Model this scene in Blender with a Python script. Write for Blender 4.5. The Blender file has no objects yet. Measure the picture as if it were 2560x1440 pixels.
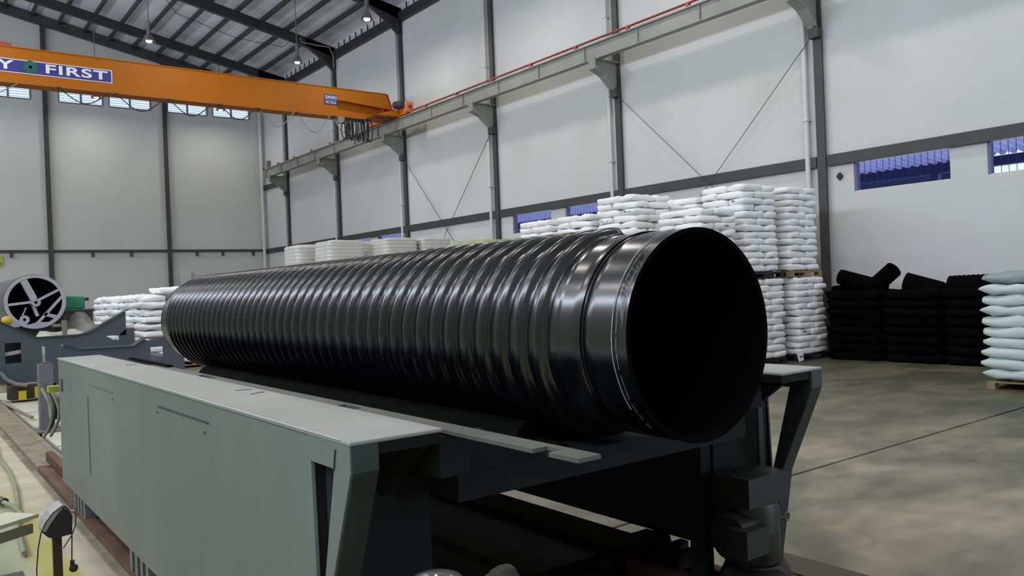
import bpy, math, random
from mathutils import Vector, Matrix, noise
random.seed(7)
sc = bpy.context.scene
COL = sc.collection
# ------------------------------------------------------------------ camera
CX = (0.79508, -0.03186, 0.60567); CY = (-0.60508, 0.02279, 0.79584)
def _cam():
    f = 2025.0
    Y = Vector((-260-1280, 778-720, f)).normalized()
    X = Vector((3950-1280, 613-720, f)); X = (X - Y*X.dot(Y)).normalized()
    Z = X.cross(Y)
    if Z.y > 0: Z = -Z
    right = Vector((X.x, Y.x, Z.x)); down = Vector((X.y, Y.y, Z.y)); fwd = Vector((X.z, Y.z, Z.z))
    m = Matrix((right, -down, -fwd)).transposed().to_4x4()
    m.translation = Vector((0, 0, 1.65))
    cd = bpy.data.cameras.new('camera'); cd.sensor_width = 36; cd.lens = f/2560*36
    cd.clip_start = 0.05; cd.clip_end = 300
    co = bpy.data.objects.new('camera', cd); COL.objects.link(co); co.matrix_world = m
    sc.camera = co
_cam()
# ------------------------------------------------------------------ world, lights, exposure
W = bpy.data.worlds.new('sky'); sc.world = W; W.use_nodes = True
bg = W.node_tree.nodes['Background']
bg.inputs[0].default_value = (0.62, 0.74, 1.0, 1); bg.inputs[1].default_value = 1.0
sc.view_settings.view_transform = 'Standard'; sc.view_settings.look = 'None'
sc.view_settings.exposure = 0.40; sc.view_settings.gamma = 1.0; sc.view_settings.use_curve_mapping = False
def area(name, loc, size, power, color=(1, 1, 1), rot=(0, 0, 0), sizey=None, shape='DISK'):
    l = bpy.data.lights.new(name, 'AREA'); l.energy = power; l.color = color
    l.shape = shape if sizey is None else 'RECTANGLE'; l.size = size
    if sizey: l.size_y = sizey
    o = bpy.data.objects.new(name, l); COL.objects.link(o); o.location = loc; o.rotation_euler = rot
    return o
LAMP_X = (-4.0, 1.8, 7.5, 13.05); LAMP_Y = (0.7, 6.7, 12.7, 18.7, 24.7, 30.7, 40.3)
LP = 66
for lx in LAMP_X:
    for ly in LAMP_Y:
        area('high_bay_light', (lx, ly, 10.7), 0.5, LP*(0.6 if ly > 30 else 1.0), (1.0, 0.97, 0.90))
# daylight entering by the tall doorway behind the camera and the louvre band of the left wall
area('doorway_daylight', (11.8, -8.8, 3.0), 7.4, 230, (0.80, 0.88, 1.0), (math.radians(90), 0, 0), 5.6)
area('louvre_daylight', (-7.6, 16.0, 9.8), 1.5, 2500, (0.80, 0.87, 1.0), (0, math.radians(-88), 0), 46.0)
# ------------------------------------------------------------------ materials
def lin(c):
    return tuple((v/12.92 if v <= .04045 else ((v+.055)/1.055)**2.4) for v in c)
def rgb(r, g, b): return lin((r/255, g/255, b/255))
MATS = {}
def mat(name, col, rough=.6, metal=0., var=.12, scale=3., bump=0., bscale=40., col2=None, spec=.5, stretch=None, coords='Object'):
    if name in MATS: return MATS[name]
    m = bpy.data.materials.new(name); m.use_nodes = True
    nt = m.node_tree; b = nt.nodes['Principled BSDF']
    b.inputs['Roughness'].default_value = rough; b.inputs['Metallic'].default_value = metal
    b.inputs['Specular IOR Level'].default_value = spec
    tc = nt.nodes.new('ShaderNodeTexCoord'); src = tc.outputs[coords]
    if stretch:
        mp = nt.nodes.new('ShaderNodeMapping'); mp.inputs['Scale'].default_value = stretch
        nt.links.new(src, mp.inputs['Vector']); src = mp.outputs[0]
    n = nt.nodes.new('ShaderNodeTexNoise'); n.inputs['Scale'].default_value = scale; n.inputs['Detail'].default_value = 5
    nt.links.new(src, n.inputs['Vector'])
    r = nt.nodes.new('ShaderNodeValToRGB'); r.color_ramp.elements[0].position = .3; r.color_ramp.elements[1].position = .72
    c2 = col2 or tuple(v*(1-var*2) for v in col)
    r.color_ramp.elements[0].color = (*c2, 1); r.color_ramp.elements[1].color = (*[min(1, v*(1+var*.3)) for v in col], 1)
    nt.links.new(n.outputs['Fac'], r.inputs['Fac']); nt.links.new(r.outputs[0], b.inputs['Base Color'])
    if bump:
        n2 = nt.nodes.new('ShaderNodeTexNoise'); n2.inputs['Scale'].default_value = bscale; n2.inputs['Detail'].default_value = 3
        nt.links.new(src, n2.inputs['Vector'])
        bp = nt.nodes.new('ShaderNodeBump'); bp.inputs['Strength'].default_value = bump; bp.inputs['Distance'].default_value = .02
        nt.links.new(n2.outputs['Fac'], bp.inputs['Height']); nt.links.new(bp.outputs[0], b.inputs['Normal'])
    MATS[name] = m; return m
M_wall = mat('wall_paint', (.61, .615, .595), .8, var=.05, scale=.35, bump=.05, bscale=12)
M_wallr = mat('wall_paint_right', (.61, .615, .625), .8, var=.05, scale=.4, bump=.05, bscale=12, col2=(.56, .57, .54))
M_steel = mat('dark_steel_paint', (.052, .053, .050), .55, var=.15, scale=2)
M_roofsteel = mat('roof_steel_paint', (.030, .032, .034), .5, var=.15, scale=2)
M_foil = mat('foil_insulation', (.88, .88, .96), .42, .25, var=.12, scale=.8, bump=.35, bscale=1.6)
M_runway = mat('runway_grey_paint', (.30, .30, .275), .6, var=.12, scale=1.2)
M_white = mat('white_pvc', (.62, .62, .60), .45, var=.04)
M_red = mat('red_conductor', (.42, .08, .06), .5)
M_orange = mat('orange_paint', (.42, .125, .003), .55, spec=.25, var=.06, scale=.7)
M_redor = mat('red_orange_paint', (.75, .20, .03), .5)
M_blue = mat('sign_blue', (.028, .03, .22), .5, var=.03)
M_signw = mat('sign_white', (.75, .75, .78), .5, var=.02)
M_emerald = mat('sign_green', (.01, .10, .10), .5, var=.03)
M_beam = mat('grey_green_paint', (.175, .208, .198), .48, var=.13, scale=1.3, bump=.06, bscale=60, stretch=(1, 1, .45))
M_beamtop = mat('lit_grey_top_paint', (.34, .355, .33), .5, var=.10, scale=2.2, bump=.06, bscale=60)  # paler than the side paint: overhead light put into the top colour
M_darkpaint = mat('shade_dark_paint', (.012, .0135, .0135), .7, var=.15, scale=2, spec=.2)  # near-black paints in shade on machine faces the light misses
M_recess = mat('dark_teal_paint', (.035, .055, .062), .6, var=.1)
M_black = mat('black_polyethylene', (.0045, .0045, .0075), .23, var=.2, scale=6, bump=0, spec=1.0)
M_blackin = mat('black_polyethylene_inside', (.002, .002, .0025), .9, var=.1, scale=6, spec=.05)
M_chalk = mat('white_crayon', (.55, .56, .60), .8, var=.2, scale=60)
M_wood = mat('pallet_wood', (.30, .22, .12), .8, var=.2, scale=6, stretch=(1, 6, 1))
M_brown = mat('brown_timber', (.14, .060, .028), .75, var=.25, scale=5)
M_rust = mat('rusty_rail', (.16, .085, .045), .7, var=.25, scale=4, col2=(.07, .035, .02), bump=.2, bscale=30)
M_rustpale = mat('dusty_rail', (.27, .23, .16), .75, var=.2, scale=4)
M_blackpl = mat('black_plastic_pallet', (.012, .012, .013), .6)
M_sack = mat('white_sack_plastic', (.88, .88, .87), .5, var=.03, scale=5, bump=.25, bscale=9)
M_wrap = mat('stretch_wrapped_white', (.62, .61, .58), .35, var=.06, scale=5, bump=.3, bscale=14)
M_teal = mat('pale_teal_sack', (.56, .65, .64), .7, var=.06, scale=5, bump=.15, bscale=16)
M_bluegreysack = mat('blue_grey_sack', (.26, .32, .35), .7, var=.06, scale=5, bump=.15, bscale=16)
M_ink = mat('dark_print_ink', (.05, .05, .06), .7)
M_tarp = mat('olive_tarp', (.40, .42, .25), .75, var=.2, scale=5, bump=.3, bscale=14)
M_bale = mat('black_bale_film', (.004, .004, .004), .85, var=.3, scale=3, bump=.3, bscale=8, spec=.02)
M_slate = mat('slate_blue_paint', (.060, .078, .098), .5, var=.1, scale=1.5)
M_slate2 = mat('dark_slate_edge', (.022, .032, .036), .5, var=.1)
M_post = mat('violet_grey_paint', (.15, .15, .17), .5, var=.1)
M_hub = mat('lavender_grey_steel', (.42, .42, .48), .45, var=.1, scale=3)
M_yellow = mat('yellow_paint', (.62, .46, .02), .5, var=.1)
M_green = mat('emerald_plastic', (.01, .20, .11), .45, var=.1)
M_greysack = mat('grey_plastic_sheet', (.22, .22, .19), .45, var=.2, scale=3, bump=.5, bscale=7)
M_clear = mat('milky_plastic_sheet', (.46, .48, .43), .3, var=.15, scale=3, bump=.5, bscale=8)
M_darkgreen = mat('dark_green_tank', (.022, .036, .036), .5)
M_hose = mat('pale_green_hose', (.27, .30, .19), .5)
M_hosedark = mat('dark_hose', (.03, .032, .025), .5)
M_cable = mat('black_cable', (.012, .011, .010), .5)
M_tan = mat('beige_wire', (.30, .27, .20), .6)
M_cream = mat('cream_paint', (.60, .60, .45), .55, var=.08)
M_device = mat('dark_violet_plastic', (.022, .017, .024), .45)
M_devtop = mat('light_grey_panel', (.36, .34, .32), .45)
M_postbrown = mat('brown_painted_post', (.045, .026, .017), .55)
M_lampgrey = mat('lamp_grey', (.22, .22, .22), .4, .3)
M_annex = mat('annex_bluelit_sheet', (.45, .45, .78), .6, var=.1)  # blue of the outside light is put into the sheet colour
M_annexdark = mat('annex_bluelit_steel', (.012, .02, .10), .6, var=.1)  # same blue light painted into the dark steel
M_slab = mat('pale_slab', (.56, .53, .43), .75, var=.1, scale=3)
M_matblack = mat('matt_black_steel', (.0035, .0035, .0025), .85, var=.3, scale=4, spec=.06)  # plain near-black with hardly any gloss
M_mot = mat('dark_motor_grey', (.014, .015, .013), .45, var=.2, scale=6)
M_motred = mat('motor_rust_red', (.03, .010, .008), .6)
def emis(name, col, s):
    m = bpy.data.materials.new(name); m.use_nodes = True; b = m.node_tree.nodes['Principled BSDF']
    b.inputs['Emission Color'].default_value = (*col, 1); b.inputs['Emission Strength'].default_value = s; return m
M_bulb = emis('lit_bulb', (1, .98, .92), .55)
def clear_mat():
    m = bpy.data.materials.new('clear_plastic'); m.use_nodes = True; b = m.node_tree.nodes['Principled BSDF']
    b.inputs['Transmission Weight'].default_value = .9; b.inputs['Roughness'].default_value = .12
    b.inputs['Base Color'].default_value = (.7, .72, .7, 1); return m
M_clearpl = clear_mat()
def floor_mat():
    m = bpy.data.materials.new('stained_concrete'); m.use_nodes = True; nt = m.node_tree; N = nt.nodes; L = nt.links
    b = N['Principled BSDF']
    g = N.new('ShaderNodeNewGeometry'); sp = N.new('ShaderNodeSeparateXYZ'); L.new(g.outputs['Position'], sp.inputs[0])
    def noise_(scale, det=6, st=(1, 1, 1), dist=0):
        mp = N.new('ShaderNodeMapping'); mp.inputs['Scale'].default_value = st; L.new(g.outputs['Position'], mp.inputs['Vector'])
        n = N.new('ShaderNodeTexNoise'); n.inputs['Scale'].default_value = scale; n.inputs['Detail'].default_value = det
        n.inputs['Distortion'].default_value = dist; L.new(mp.outputs[0], n.inputs['Vector']); return n.outputs['Fac']
    def ramp(f, p0, c0, p1, c1):
        r = N.new('ShaderNodeValToRGB'); e = r.color_ramp.elements; e[0].position = p0; e[1].position = p1
        e[0].color = (*c0, 1); e[1].color = (*c1, 1); L.new(f, r.inputs[0]); return r.outputs[0]
    def mix(f, a, bb, mode='MIX'):
        x = N.new('ShaderNodeMix'); x.data_type = 'RGBA'; x.blend_type = mode
        if isinstance(f, float): x.inputs[0].default_value = f
        else: L.new(f, x.inputs[0])
        for i, v in ((6, a), (7, bb)):
            if isinstance(v, tuple): x.inputs[i].default_value = (*v, 1)
            else: L.new(v, x.inputs[i])
        return x.outputs[2]
    def mr(v, a, bq, c=0., d=1.):
        x = N.new('ShaderNodeMapRange'); x.inputs[1].default_value = a; x.inputs[2].default_value = bq
        x.inputs[3].default_value = c; x.inputs[4].default_value = d; L.new(v, x.inputs[0]); return x.outputs[0]
    def mth(op, a, bq):
        x = N.new('ShaderNodeMath'); x.operation = op
        for i, v in ((0, a), (1, bq)):
            if isinstance(v, (int, float)): x.inputs[i].default_value = v
            else: L.new(v, x.inputs[i])
        return x.outputs[0]
    conc = ramp(noise_(.55, 8, (1, 1.7, 1), 1.1), .38, (.15, .145, .10), .60, (.30, .272, .19))
    conc = mix(.5, conc, ramp(noise_(3.2, 7, (1, 1.6, 1), .4), .3, (.38, .38, .35), .68, (1.15, 1.12, 1.1)), 'MULTIPLY')
    # darker, greener concrete towards the right wall
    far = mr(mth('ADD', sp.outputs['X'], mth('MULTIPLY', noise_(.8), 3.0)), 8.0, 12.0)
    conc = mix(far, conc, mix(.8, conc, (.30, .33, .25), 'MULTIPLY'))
    # painted zone left of the rail
    xe = mth('ADD', sp.outputs['X'], mth('MULTIPLY', mth('SUBTRACT', noise_(3.0, 4), .5), .10))
    cream = ramp(noise_(2.2, 6), .3, (.40, .36, .25), .7, (.56, .50, .38))
    yel = mth('MULTIPLY', mr(xe, .60, .68), mr(xe, .82, .86, 1, 0))
    yel = mth('MULTIPLY', yel, mr(noise_(1.6, 3), .38, .50))
    yel = mth('MULTIPLY', yel, mr(sp.outputs['Y'], 5.5, 9.5, 1, .15))
    green = mr(xe, .52, .68, 1, 0)
    paint = mix(green, cream, ramp(noise_(1.8, 5), .3, (.23, .28, .15), .7, (.36, .40, .24)))
    paint = mix(yel, paint, (.42, .38, .05))
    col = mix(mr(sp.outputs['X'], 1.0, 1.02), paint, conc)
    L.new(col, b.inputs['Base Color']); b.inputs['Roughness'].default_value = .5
    bp = N.new('ShaderNodeBump'); bp.inputs['Strength'].default_value = .12; bp.inputs['Distance'].default_value = .02
    L.new(noise_(14, 4), bp.inputs['Height']); L.new(bp.outputs[0], b.inputs['Normal'])
    return m
M_floor = floor_mat()
# ------------------------------------------------------------------ mesh helper
class MB:
    def __init__(s): s.v = []; s.f = []
    def add(s, v, f):
        n = len(s.v); s.v += [tuple(p) for p in v]; s.f += [tuple(i+n for i in q) for q in f]; return s
    def box(s, x0, x1, y0, y1, z0, z1):
        return s.add([(x0, y0, z0), (x1, y0, z0), (x1, y1, z0), (x0, y1, z0), (x0, y0, z1), (x1, y0, z1), (x1, y1, z1), (x0, y1, z1)],
                     [(0, 3, 2, 1), (4, 5, 6, 7), (0, 1, 5, 4), (1, 2, 6, 5), (2, 3, 7, 6), (3, 0, 4, 7)])
    def tube(s, pts, r, n=8, cap=True):
        pts = [Vector(p) for p in pts]; rs = r if isinstance(r, (list, tuple)) else [r]*len(pts)
        vs = []; fs = []; prev = None
        for i, p in enumerate(pts):
            d = (pts[min(i+1, len(pts)-1)] - pts[max(i-1, 0)]).normalized()
            a = prev - d*prev.dot(d) if prev is not None else (Vector((0, 0, 1)) if abs(d.z) < .9 else Vector((1, 0, 0))).cross(d)
            if a.length < 1e-6: a = d.orthogonal()
            a.normalize(); prev = a; b = d.cross(a)
            for k in range(n):
                t = 2*math.pi*k/n; vs.append(p + (a*math.cos(t) + b*math.sin(t))*rs[i])
        for i in range(len(pts)-1):
            for k in range(n):
                k2 = (k+1) % n; fs.append((i*n+k, i*n+k2, (i+1)*n+k2, (i+1)*n+k))
        if cap:
            fs.append(tuple(range(n-1, -1, -1))); m = (len(pts)-1)*n; fs.append(tuple(m+k for k in range(n)))
        return s.add(vs, fs)
    def bar(s, p, q, w, h, up=(0, 0, 1)):
        p = Vector(p); q = Vector(q); d = (q-p).normalized(); up = Vector(up); sd = d.cross(up)
        if sd.length < 1e-5: sd = d.orthogonal()
        sd.normalize(); u = sd.cross(d)
        vs = [o + sd*(a*w/2) + u*(b*h/2) for o in (p, q) for a, b in ((-1, -1), (1, -1), (1, 1), (-1, 1))]
        return s.add(vs, [(0, 1, 2, 3), (7, 6, 5, 4), (0, 4, 5, 1), (1, 5, 6, 2), (2, 6, 7, 3), (3, 7, 4, 0)])
    def prism(s, poly, axis, a, b):
        # poly: 2D points; axis 'x','y','z' extrusion from a to b
        def P(u, v, w):
            return {'x': (w, u, v), 'y': (u, w, v), 'z': (u, v, w)}[axis]
        n = len(poly); vs = [P(u, v, a) for u, v in poly] + [P(u, v, b) for u, v in poly]
        fs = [tuple(range(n)), tuple(range(2*n-1, n-1, -1))] + [(i, i+n, (i+1) % n + n, (i+1) % n) for i in range(n)]
        return s.add(vs, fs)
    def lathe(s, prof, c, axis=(0, 0, 1), n=20):
        # prof: (r, t) along axis from c
        ax = Vector(axis).normalized(); a = ax.orthogonal().normalized(); b = ax.cross(a); c = Vector(c); vs = []; fs = []
        for r, t in prof:
            for k in range(n):
                th = 2*math.pi*k/n; vs.append(c + ax*t + (a*math.cos(th)+b*math.sin(th))*max(r, 1e-4))
        for i in range(len(prof)-1):
            for k in range(n):
                k2 = (k+1) % n; fs.append((i*n+k, i*n+k2, (i+1)*n+k2, (i+1)*n+k))
        return s.add(vs, fs)
    def mesh(s, name, m, off=(0, 0, 0), smooth=False, fix=True):
        me = bpy.data.meshes.new(name); me.from_pydata([(x-off[0], y-off[1], z-off[2]) for x, y, z in s.v], [], s.f)
        if fix:
            import bmesh
            bm = bmesh.new(); bm.from_mesh(me); bmesh.ops.recalc_face_normals(bm, faces=bm.faces); bm.to_mesh(me); bm.free()
        if m: me.materials.append(m)
        if smooth:
            for p in me.polygons: p.use_smooth = True
            if smooth == 'auto' and hasattr(me, 'set_sharp_from_angle'): me.set_sharp_from_angle(angle=math.radians(40))
        return me
WLOC = {}
def tag(o, label=None, cat=None, group=None, kind=None):
    if label: o['label'] = label
    if cat: o['category'] = cat
    if group: o['group'] = group
    if kind: o['kind'] = kind
    return o
def root(name, loc, label, cat, group=None, kind=None):
    o = bpy.data.objects.new(name, None); COL.objects.link(o); o.location = loc; o.empty_display_size = .1
    WLOC[o] = Vector(loc); return tag(o, label, cat, group, kind)
def part(name, mb, m, parent, label=None, smooth=False, kind=None, fix=True):
    off = WLOC[parent]
    o = bpy.data.objects.new(name, mb.mesh(name, m, off, smooth, fix)); COL.objects.link(o); o.parent = parent
    WLOC[o] = off; return tag(o, label, None, None, kind)
def solo(name, mb, m, loc, label, cat, group=None, kind=None, smooth=False):
    o = bpy.data.objects.new(name, mb.mesh(name, m, loc, smooth)); COL.objects.link(o); o.location = loc
    WLOC[o] = Vector(loc); return tag(o, label, cat, group, kind)
def bevel(o, w=.006, seg=2):
    b = o.modifiers.new('bevel', 'BEVEL'); b.width = w; b.segments = seg; b.limit_method = 'ANGLE'; return o
def text_part(name, txt, size, m, parent, M, sx=1., offset=0., shear=0., fit=None):
    cu = bpy.data.curves.new('t', 'FONT'); cu.body = txt; cu.size = size; cu.extrude = .004; cu.offset = offset; cu.shear = shear; cu.space_character = 1.12 if fit else 1
    cu.align_x = 'CENTER'; cu.align_y = 'CENTER'
    t = bpy.data.objects.new('t', cu); COL.objects.link(t)
    dg = bpy.context.evaluated_depsgraph_get(); me = bpy.data.meshes.new_from_object(t.evaluated_get(dg))
    bpy.data.objects.remove(t)
    if fit:
        xs_ = [v.co.x for v in me.vertices]; sx = fit/(max(xs_)-min(xs_)); me.transform(Matrix.Translation((-(max(xs_)+min(xs_))/2, 0, 0)))
    me.transform(Matrix.Diagonal((sx, 1, 1, 1))); me.transform(M)
    me.transform(Matrix.Translation(-WLOC[parent])); me.materials.clear(); me.materials.append(m); me.name = name
    o = bpy.data.objects.new(name, me); COL.objects.link(o); o.parent = parent; WLOC[o] = WLOC[parent]; return o
# ================================================================== SETTING
XW, YB, XL, YR = 16.0, 42.6, -8.0, -9.0
COLY = [-2.1, 3.85, 9.75, 15.8, 21.55, 27.5, 33.45, 39.3]
def roofz(x): return 12.85 + .206*(XW-x) if x >= 4 else 12.85 + .206*12 - .206*(4-x)
# floor
fl = solo('floor', MB().box(XL, XW, YR, YB, -.25, -.03), mat('joint_dirt', (.06, .055, .04), .9), (4, 16, -.03), 'stained grey concrete factory floor with dark joints', 'floor', kind='structure')
def slab(x0, x1, y0, y1, m=M_floor, z=0., nm='floor_slab', lab=None):
    return part(nm, MB().box(x0, x1, y0, y1, -.03, z), m, fl, lab)
for x0, x1, y0, y1 in [(1.4, XW, 3.99, 8.72), (1.4, XW, YR, 3.955), (XL, 1.39, YR, 8.72), (XL, 1.39, 8.73, 16.3), (XL, 1.39, 16.31, YB), (3.3, XW, 8.73, 16.3), (3.3, XW, 16.31, 28.), (1.4, XW, 28.01, YB), (1.4, 3.28, 18.2, 28.)]:
    slab(x0, x1, y0, y1)
for k in range(5):
    y0 = 8.86 + 1.9*k
    slab(1.44, 3.26, y0, y0+1.83, M_slab, .005, 'pale_slab')
part('floor_black_sheet', MB().box(1.42, 3.18, -.6, 8.7, -.0, .006), M_matblack, fl, 'black steel sheet under the pipe machine')  # near-black sheet laid on the floor between the tracks
part('brown_channel', MB().box(3.90, 4.15, -1., 2.95, 0, .012), mat('brown_floor_channel', (.075, .06, .025), .6, var=.2), fl, 'brown steel strip set in the floor')
# rails
def rail(x0, x1, y0, y1, label, h=.12):
    r = root('floor_rail', ((x0+x1)/2, (y0+y1)/2, 0), label, 'rail')
    part('rail_base', MB().box(x0, x1, y0, y1, 0, .03), M_rust, r)
    part('rail_flange', MB().box(x0, x0+.07, y0, y1, .03, h), M_rust, r)
    part('rail_flange', MB().box(x1-.07, x1, y0, y1, .03, h), M_rust, r)
    part('rail_web', MB().box(x0+.07, x1-.07, y0, y1, .03, min(.07, h-.012)), M_rust, r)
    return r
rail(1.07, 1.36, 1.0, 9.3, 'rusty brown steel track under the grey beam nearest the camera', .05)
r2 = root('floor_rail', (1.1, 14, 0), 'dusty pale brown end of the left track beyond the beam', 'rail')
part('rail_base', MB().box(1.07, 1.36, 9.32, 19.5, 0, .03), M_rustpale, r2)
part('rail_flange', MB().box(1.07, 1.14, 9.32, 19.5, .03, .05), M_rustpale, r2)
part('rail_flange', MB().box(1.29, 1.36, 9.32, 19.5, .03, .05), M_rustpale, r2)
part('rail_web', MB().box(1.14, 1.29, 9.32, 19.5, .03, .045), M_rustpale, r2)
rail(3.19, 3.455, -.5, 9.3, 'dark rusty track under the far beam with the motor')
# right wall with window openings
wr = MB()
zw0, zw1 = 3.37, 3.97
wins = []
for c in (9.75, 21.5, 33.35):
    wins += [(c-2.60, c-.66, c), (c-5.20, c-3.26, c)]
wins.sort()
wr.box(XW, XW+.2, YR, YB+.2, 0, zw0); wr.box(XW, XW+.2, YR, YB+.2, zw1, 12.9)
y = YR
for a, b, _ in wins:
    wr.box(XW, XW+.2, y, a, zw0, zw1); y = b
wr.box(XW, XW+.2, y, YB+.2, zw0, zw1)
wall_r = solo('wall_right', wr, M_wallr, (XW, 16, 0), 'long white plastered right wall between dark steel columns', 'wall', kind='structure')
for i, (a, b, _) in enumerate(wins):
    w = root('window_%d' % (i+1), (XW+.1, (a+b)/2, zw0), ['open barred window slot behind the right-hand sack row, far end', 'open barred window slot above the wrapped pallets', 'open barred window slot left of the tall sack stacks', 'narrow open slot hidden partly by the tall sack stacks', 'right-hand blue window slot at the right edge of the photo', 'blue window slot nearest the thick dark column'][[2, 3, 1, 0, 5, 4][i] if 0 else i] if 0 else
             ['barred window slot at the right edge of the photo, sky inside', 'barred blue window slot just right of the nearest dark column', 'barred window slot mostly behind the tall white sacks', 'barred window slot above the lower white sacks', 'barred window slot above the wrapped pallets, nearer half', 'barred window slot above the wrapped pallets, farther half'][i], 'window', kind='structure')
    part('window_frame', MB().box(XW+.02, XW+.16, b-.045, b, zw0, zw1), mat('window_jamb_violet', (.20, .18, .34), .6), w)
    part('window_sill', MB().box(XW+.02, XW+.16, a, b-.045, zw0, zw0+.012), M_wallr, w)
    n = 15
    for k in range(n):
        yy = a + (b-a)*(k+.5)/n
        part('window_bar', MB().bar((XW+.09, yy, zw0+.012), (XW+.09, yy, zw1), .008, .008), M_annexdark, w)
# back wall
wb = MB(); bw = [(-.6, 1.25), (1.5, 3.3), (3.45, 5.19), (6.34, 8.2), (8.48, 10.35), (11.15, 13.08), (13.38, 15.28)]
wb.box(XL, XW, YB, YB+.2, 0, 11.1)
x = XL
for a, b in bw:
    wb.box(x, a, YB, YB+.2, 11.1, 12.2); x = b
wb.box(x, XW, YB, YB+.2, 11.1, 12.2)
wb.prism([(XL, 12.2), (XW, 12.2), (XW, 12.85), (4, 15.32), (XL, 12.85)], 'y', YB, YB+.2)
wall_b = solo('wall_back', wb, M_wall, (4, YB, 0), 'tall grey-white gable end wall with high louvred windows', 'wall', kind='structure')
for i, (a, b) in enumerate(bw):
    w = root('window_%d' % (i+7), ((a+b)/2, YB+.1, 11.1), ['high louvred window, seventh from the corner', 'high louvred window, sixth from the corner', 'high louvred window at the left edge of the photo', 'high louvred window behind the hanging lamp, left of the first dark post gap', 'high louvred window left of the middle back post', 'high louvred window right of the middle back post', 'high louvred window nearest the room corner'][i], 'window', kind='structure')
    fm = MB().box(a, b, YB-.02, YB+.06, 11.06, 11.12).box(a, b, YB-.02, YB+.06, 12.16, 12.22).box(a-.03, a+.03, YB-.02, YB+.06, 11.12, 12.16).box(b-.03, b+.03, YB-.02, YB+.06, 11.12, 12.16)
    part('window_frame', fm, mat('window_alu', (.22, .23, .26), .5), w)
    part('mullion', MB().box((a+b)/2-.04, (a+b)/2+.04, YB-.02, YB+.06, 11.12, 12.16), MATS['window_alu'], w)
    for k in range(9):
        z = 11.17 + k*.11
        part('louvre_slat', MB().add([(a+.03, YB+.02, z), (b-.03, YB+.02, z), (b-.03, YB+.10, z+.045), (a+.03, YB+.10, z+.045), (a+.03, YB+.02, z+.008), (b-.03, YB+.02, z+.008), (b-.03, YB+.10, z+.053), (a+.03, YB+.10, z+.053)], [(0, 3, 2, 1), (4, 5, 6, 7), (0, 1, 5, 4), (1, 2, 6, 5), (2, 3, 7, 6), (3, 0, 4, 7)]), mat('louvre_glass', (.7, .74, .85), .3, var=.02), w)
# left wall + rear wall (outside the frame, closes the hall)
wl = MB().box(XL-.2, XL, YR, YB+.2, 0, 9.0).box(XL-.2, XL, YR, YB+.2, 10.6, 12.9)
solo('wall_left', wl, M_wall, (XL, 16, 0), 'left wall outside the frame with a high louvre band', 'wall', kind='structure')
wk = MB().box(XL, 8, YR-.2, YR, 0, 12.85).box(15.6, XW, YR-.2, YR, 0, 12.85).box(8, 15.6, YR-.2, YR, 6, 12.85).prism([(XL, 12.85), (XW, 12.85), (4, 15.32)], 'y', YR-.2, YR)
solo('wall_rear', wk, M_wall, (4, YR, 0), 'rear wall behind the viewer with a wide doorway', 'wall', kind='structure')
# ceiling
ce = root('ceiling', (4, 16, 12.8), 'pitched foil-lined sheet roof on dark purlins', 'ceiling', kind='structure')
xs = [XW - 1.2*k for k in range(21)]
for k in range(20):
    x1, x0 = xs[k], xs[k+1]
    for j, (ya, yb) in enumerate([(YR, 9.75), (9.75, 21.5), (21.5, 27.45), (27.45, 33.4), (33.4, YB)]):
        part('roof_sheet', MB().add([(x0+.012, ya, roofz(x0)), (x1-.012, ya, roofz(x1)), (x1-.012, yb, roofz(x1)), (x0+.012, yb, roofz(x0)), (x0+.012, ya, roofz(x0)+.05), (x1-.012, ya, roofz(x1)+.05), (x1-.012, yb, roofz(x1)+.05), (x0+.012, yb, roofz(x0)+.05)],
             [(0, 3, 2, 1), (4, 5, 6, 7), (0, 1, 5, 4), (1, 2, 6, 5), (2, 3, 7, 6), (3, 0, 4, 7)]), M_foil, ce)
part('roof_cover', MB().add([(XL-.3, YR, roofz(XL)+.08), (4, YR, roofz(4)+.08), (XW+.4, YR, roofz(XW)+.02), (XL-.3, YB+.3, roofz(XL)+.08), (4, YB+.3, roofz(4)+.08), (XW+.4, YB+.3, roofz(XW)+.02)], [(0, 1, 4, 3), (1, 2, 5, 4)]), M_roofsteel, ce)
for k in range(1, 22):
    x = 14.89 - 1.06*(k-1)
    if abs(x-4) < .2: continue
    part('purlin', MB().box(x-.035, x+.035, YR, YB, roofz(x)-.22, roofz(x)-.01), M_roofsteel, ce)
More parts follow.
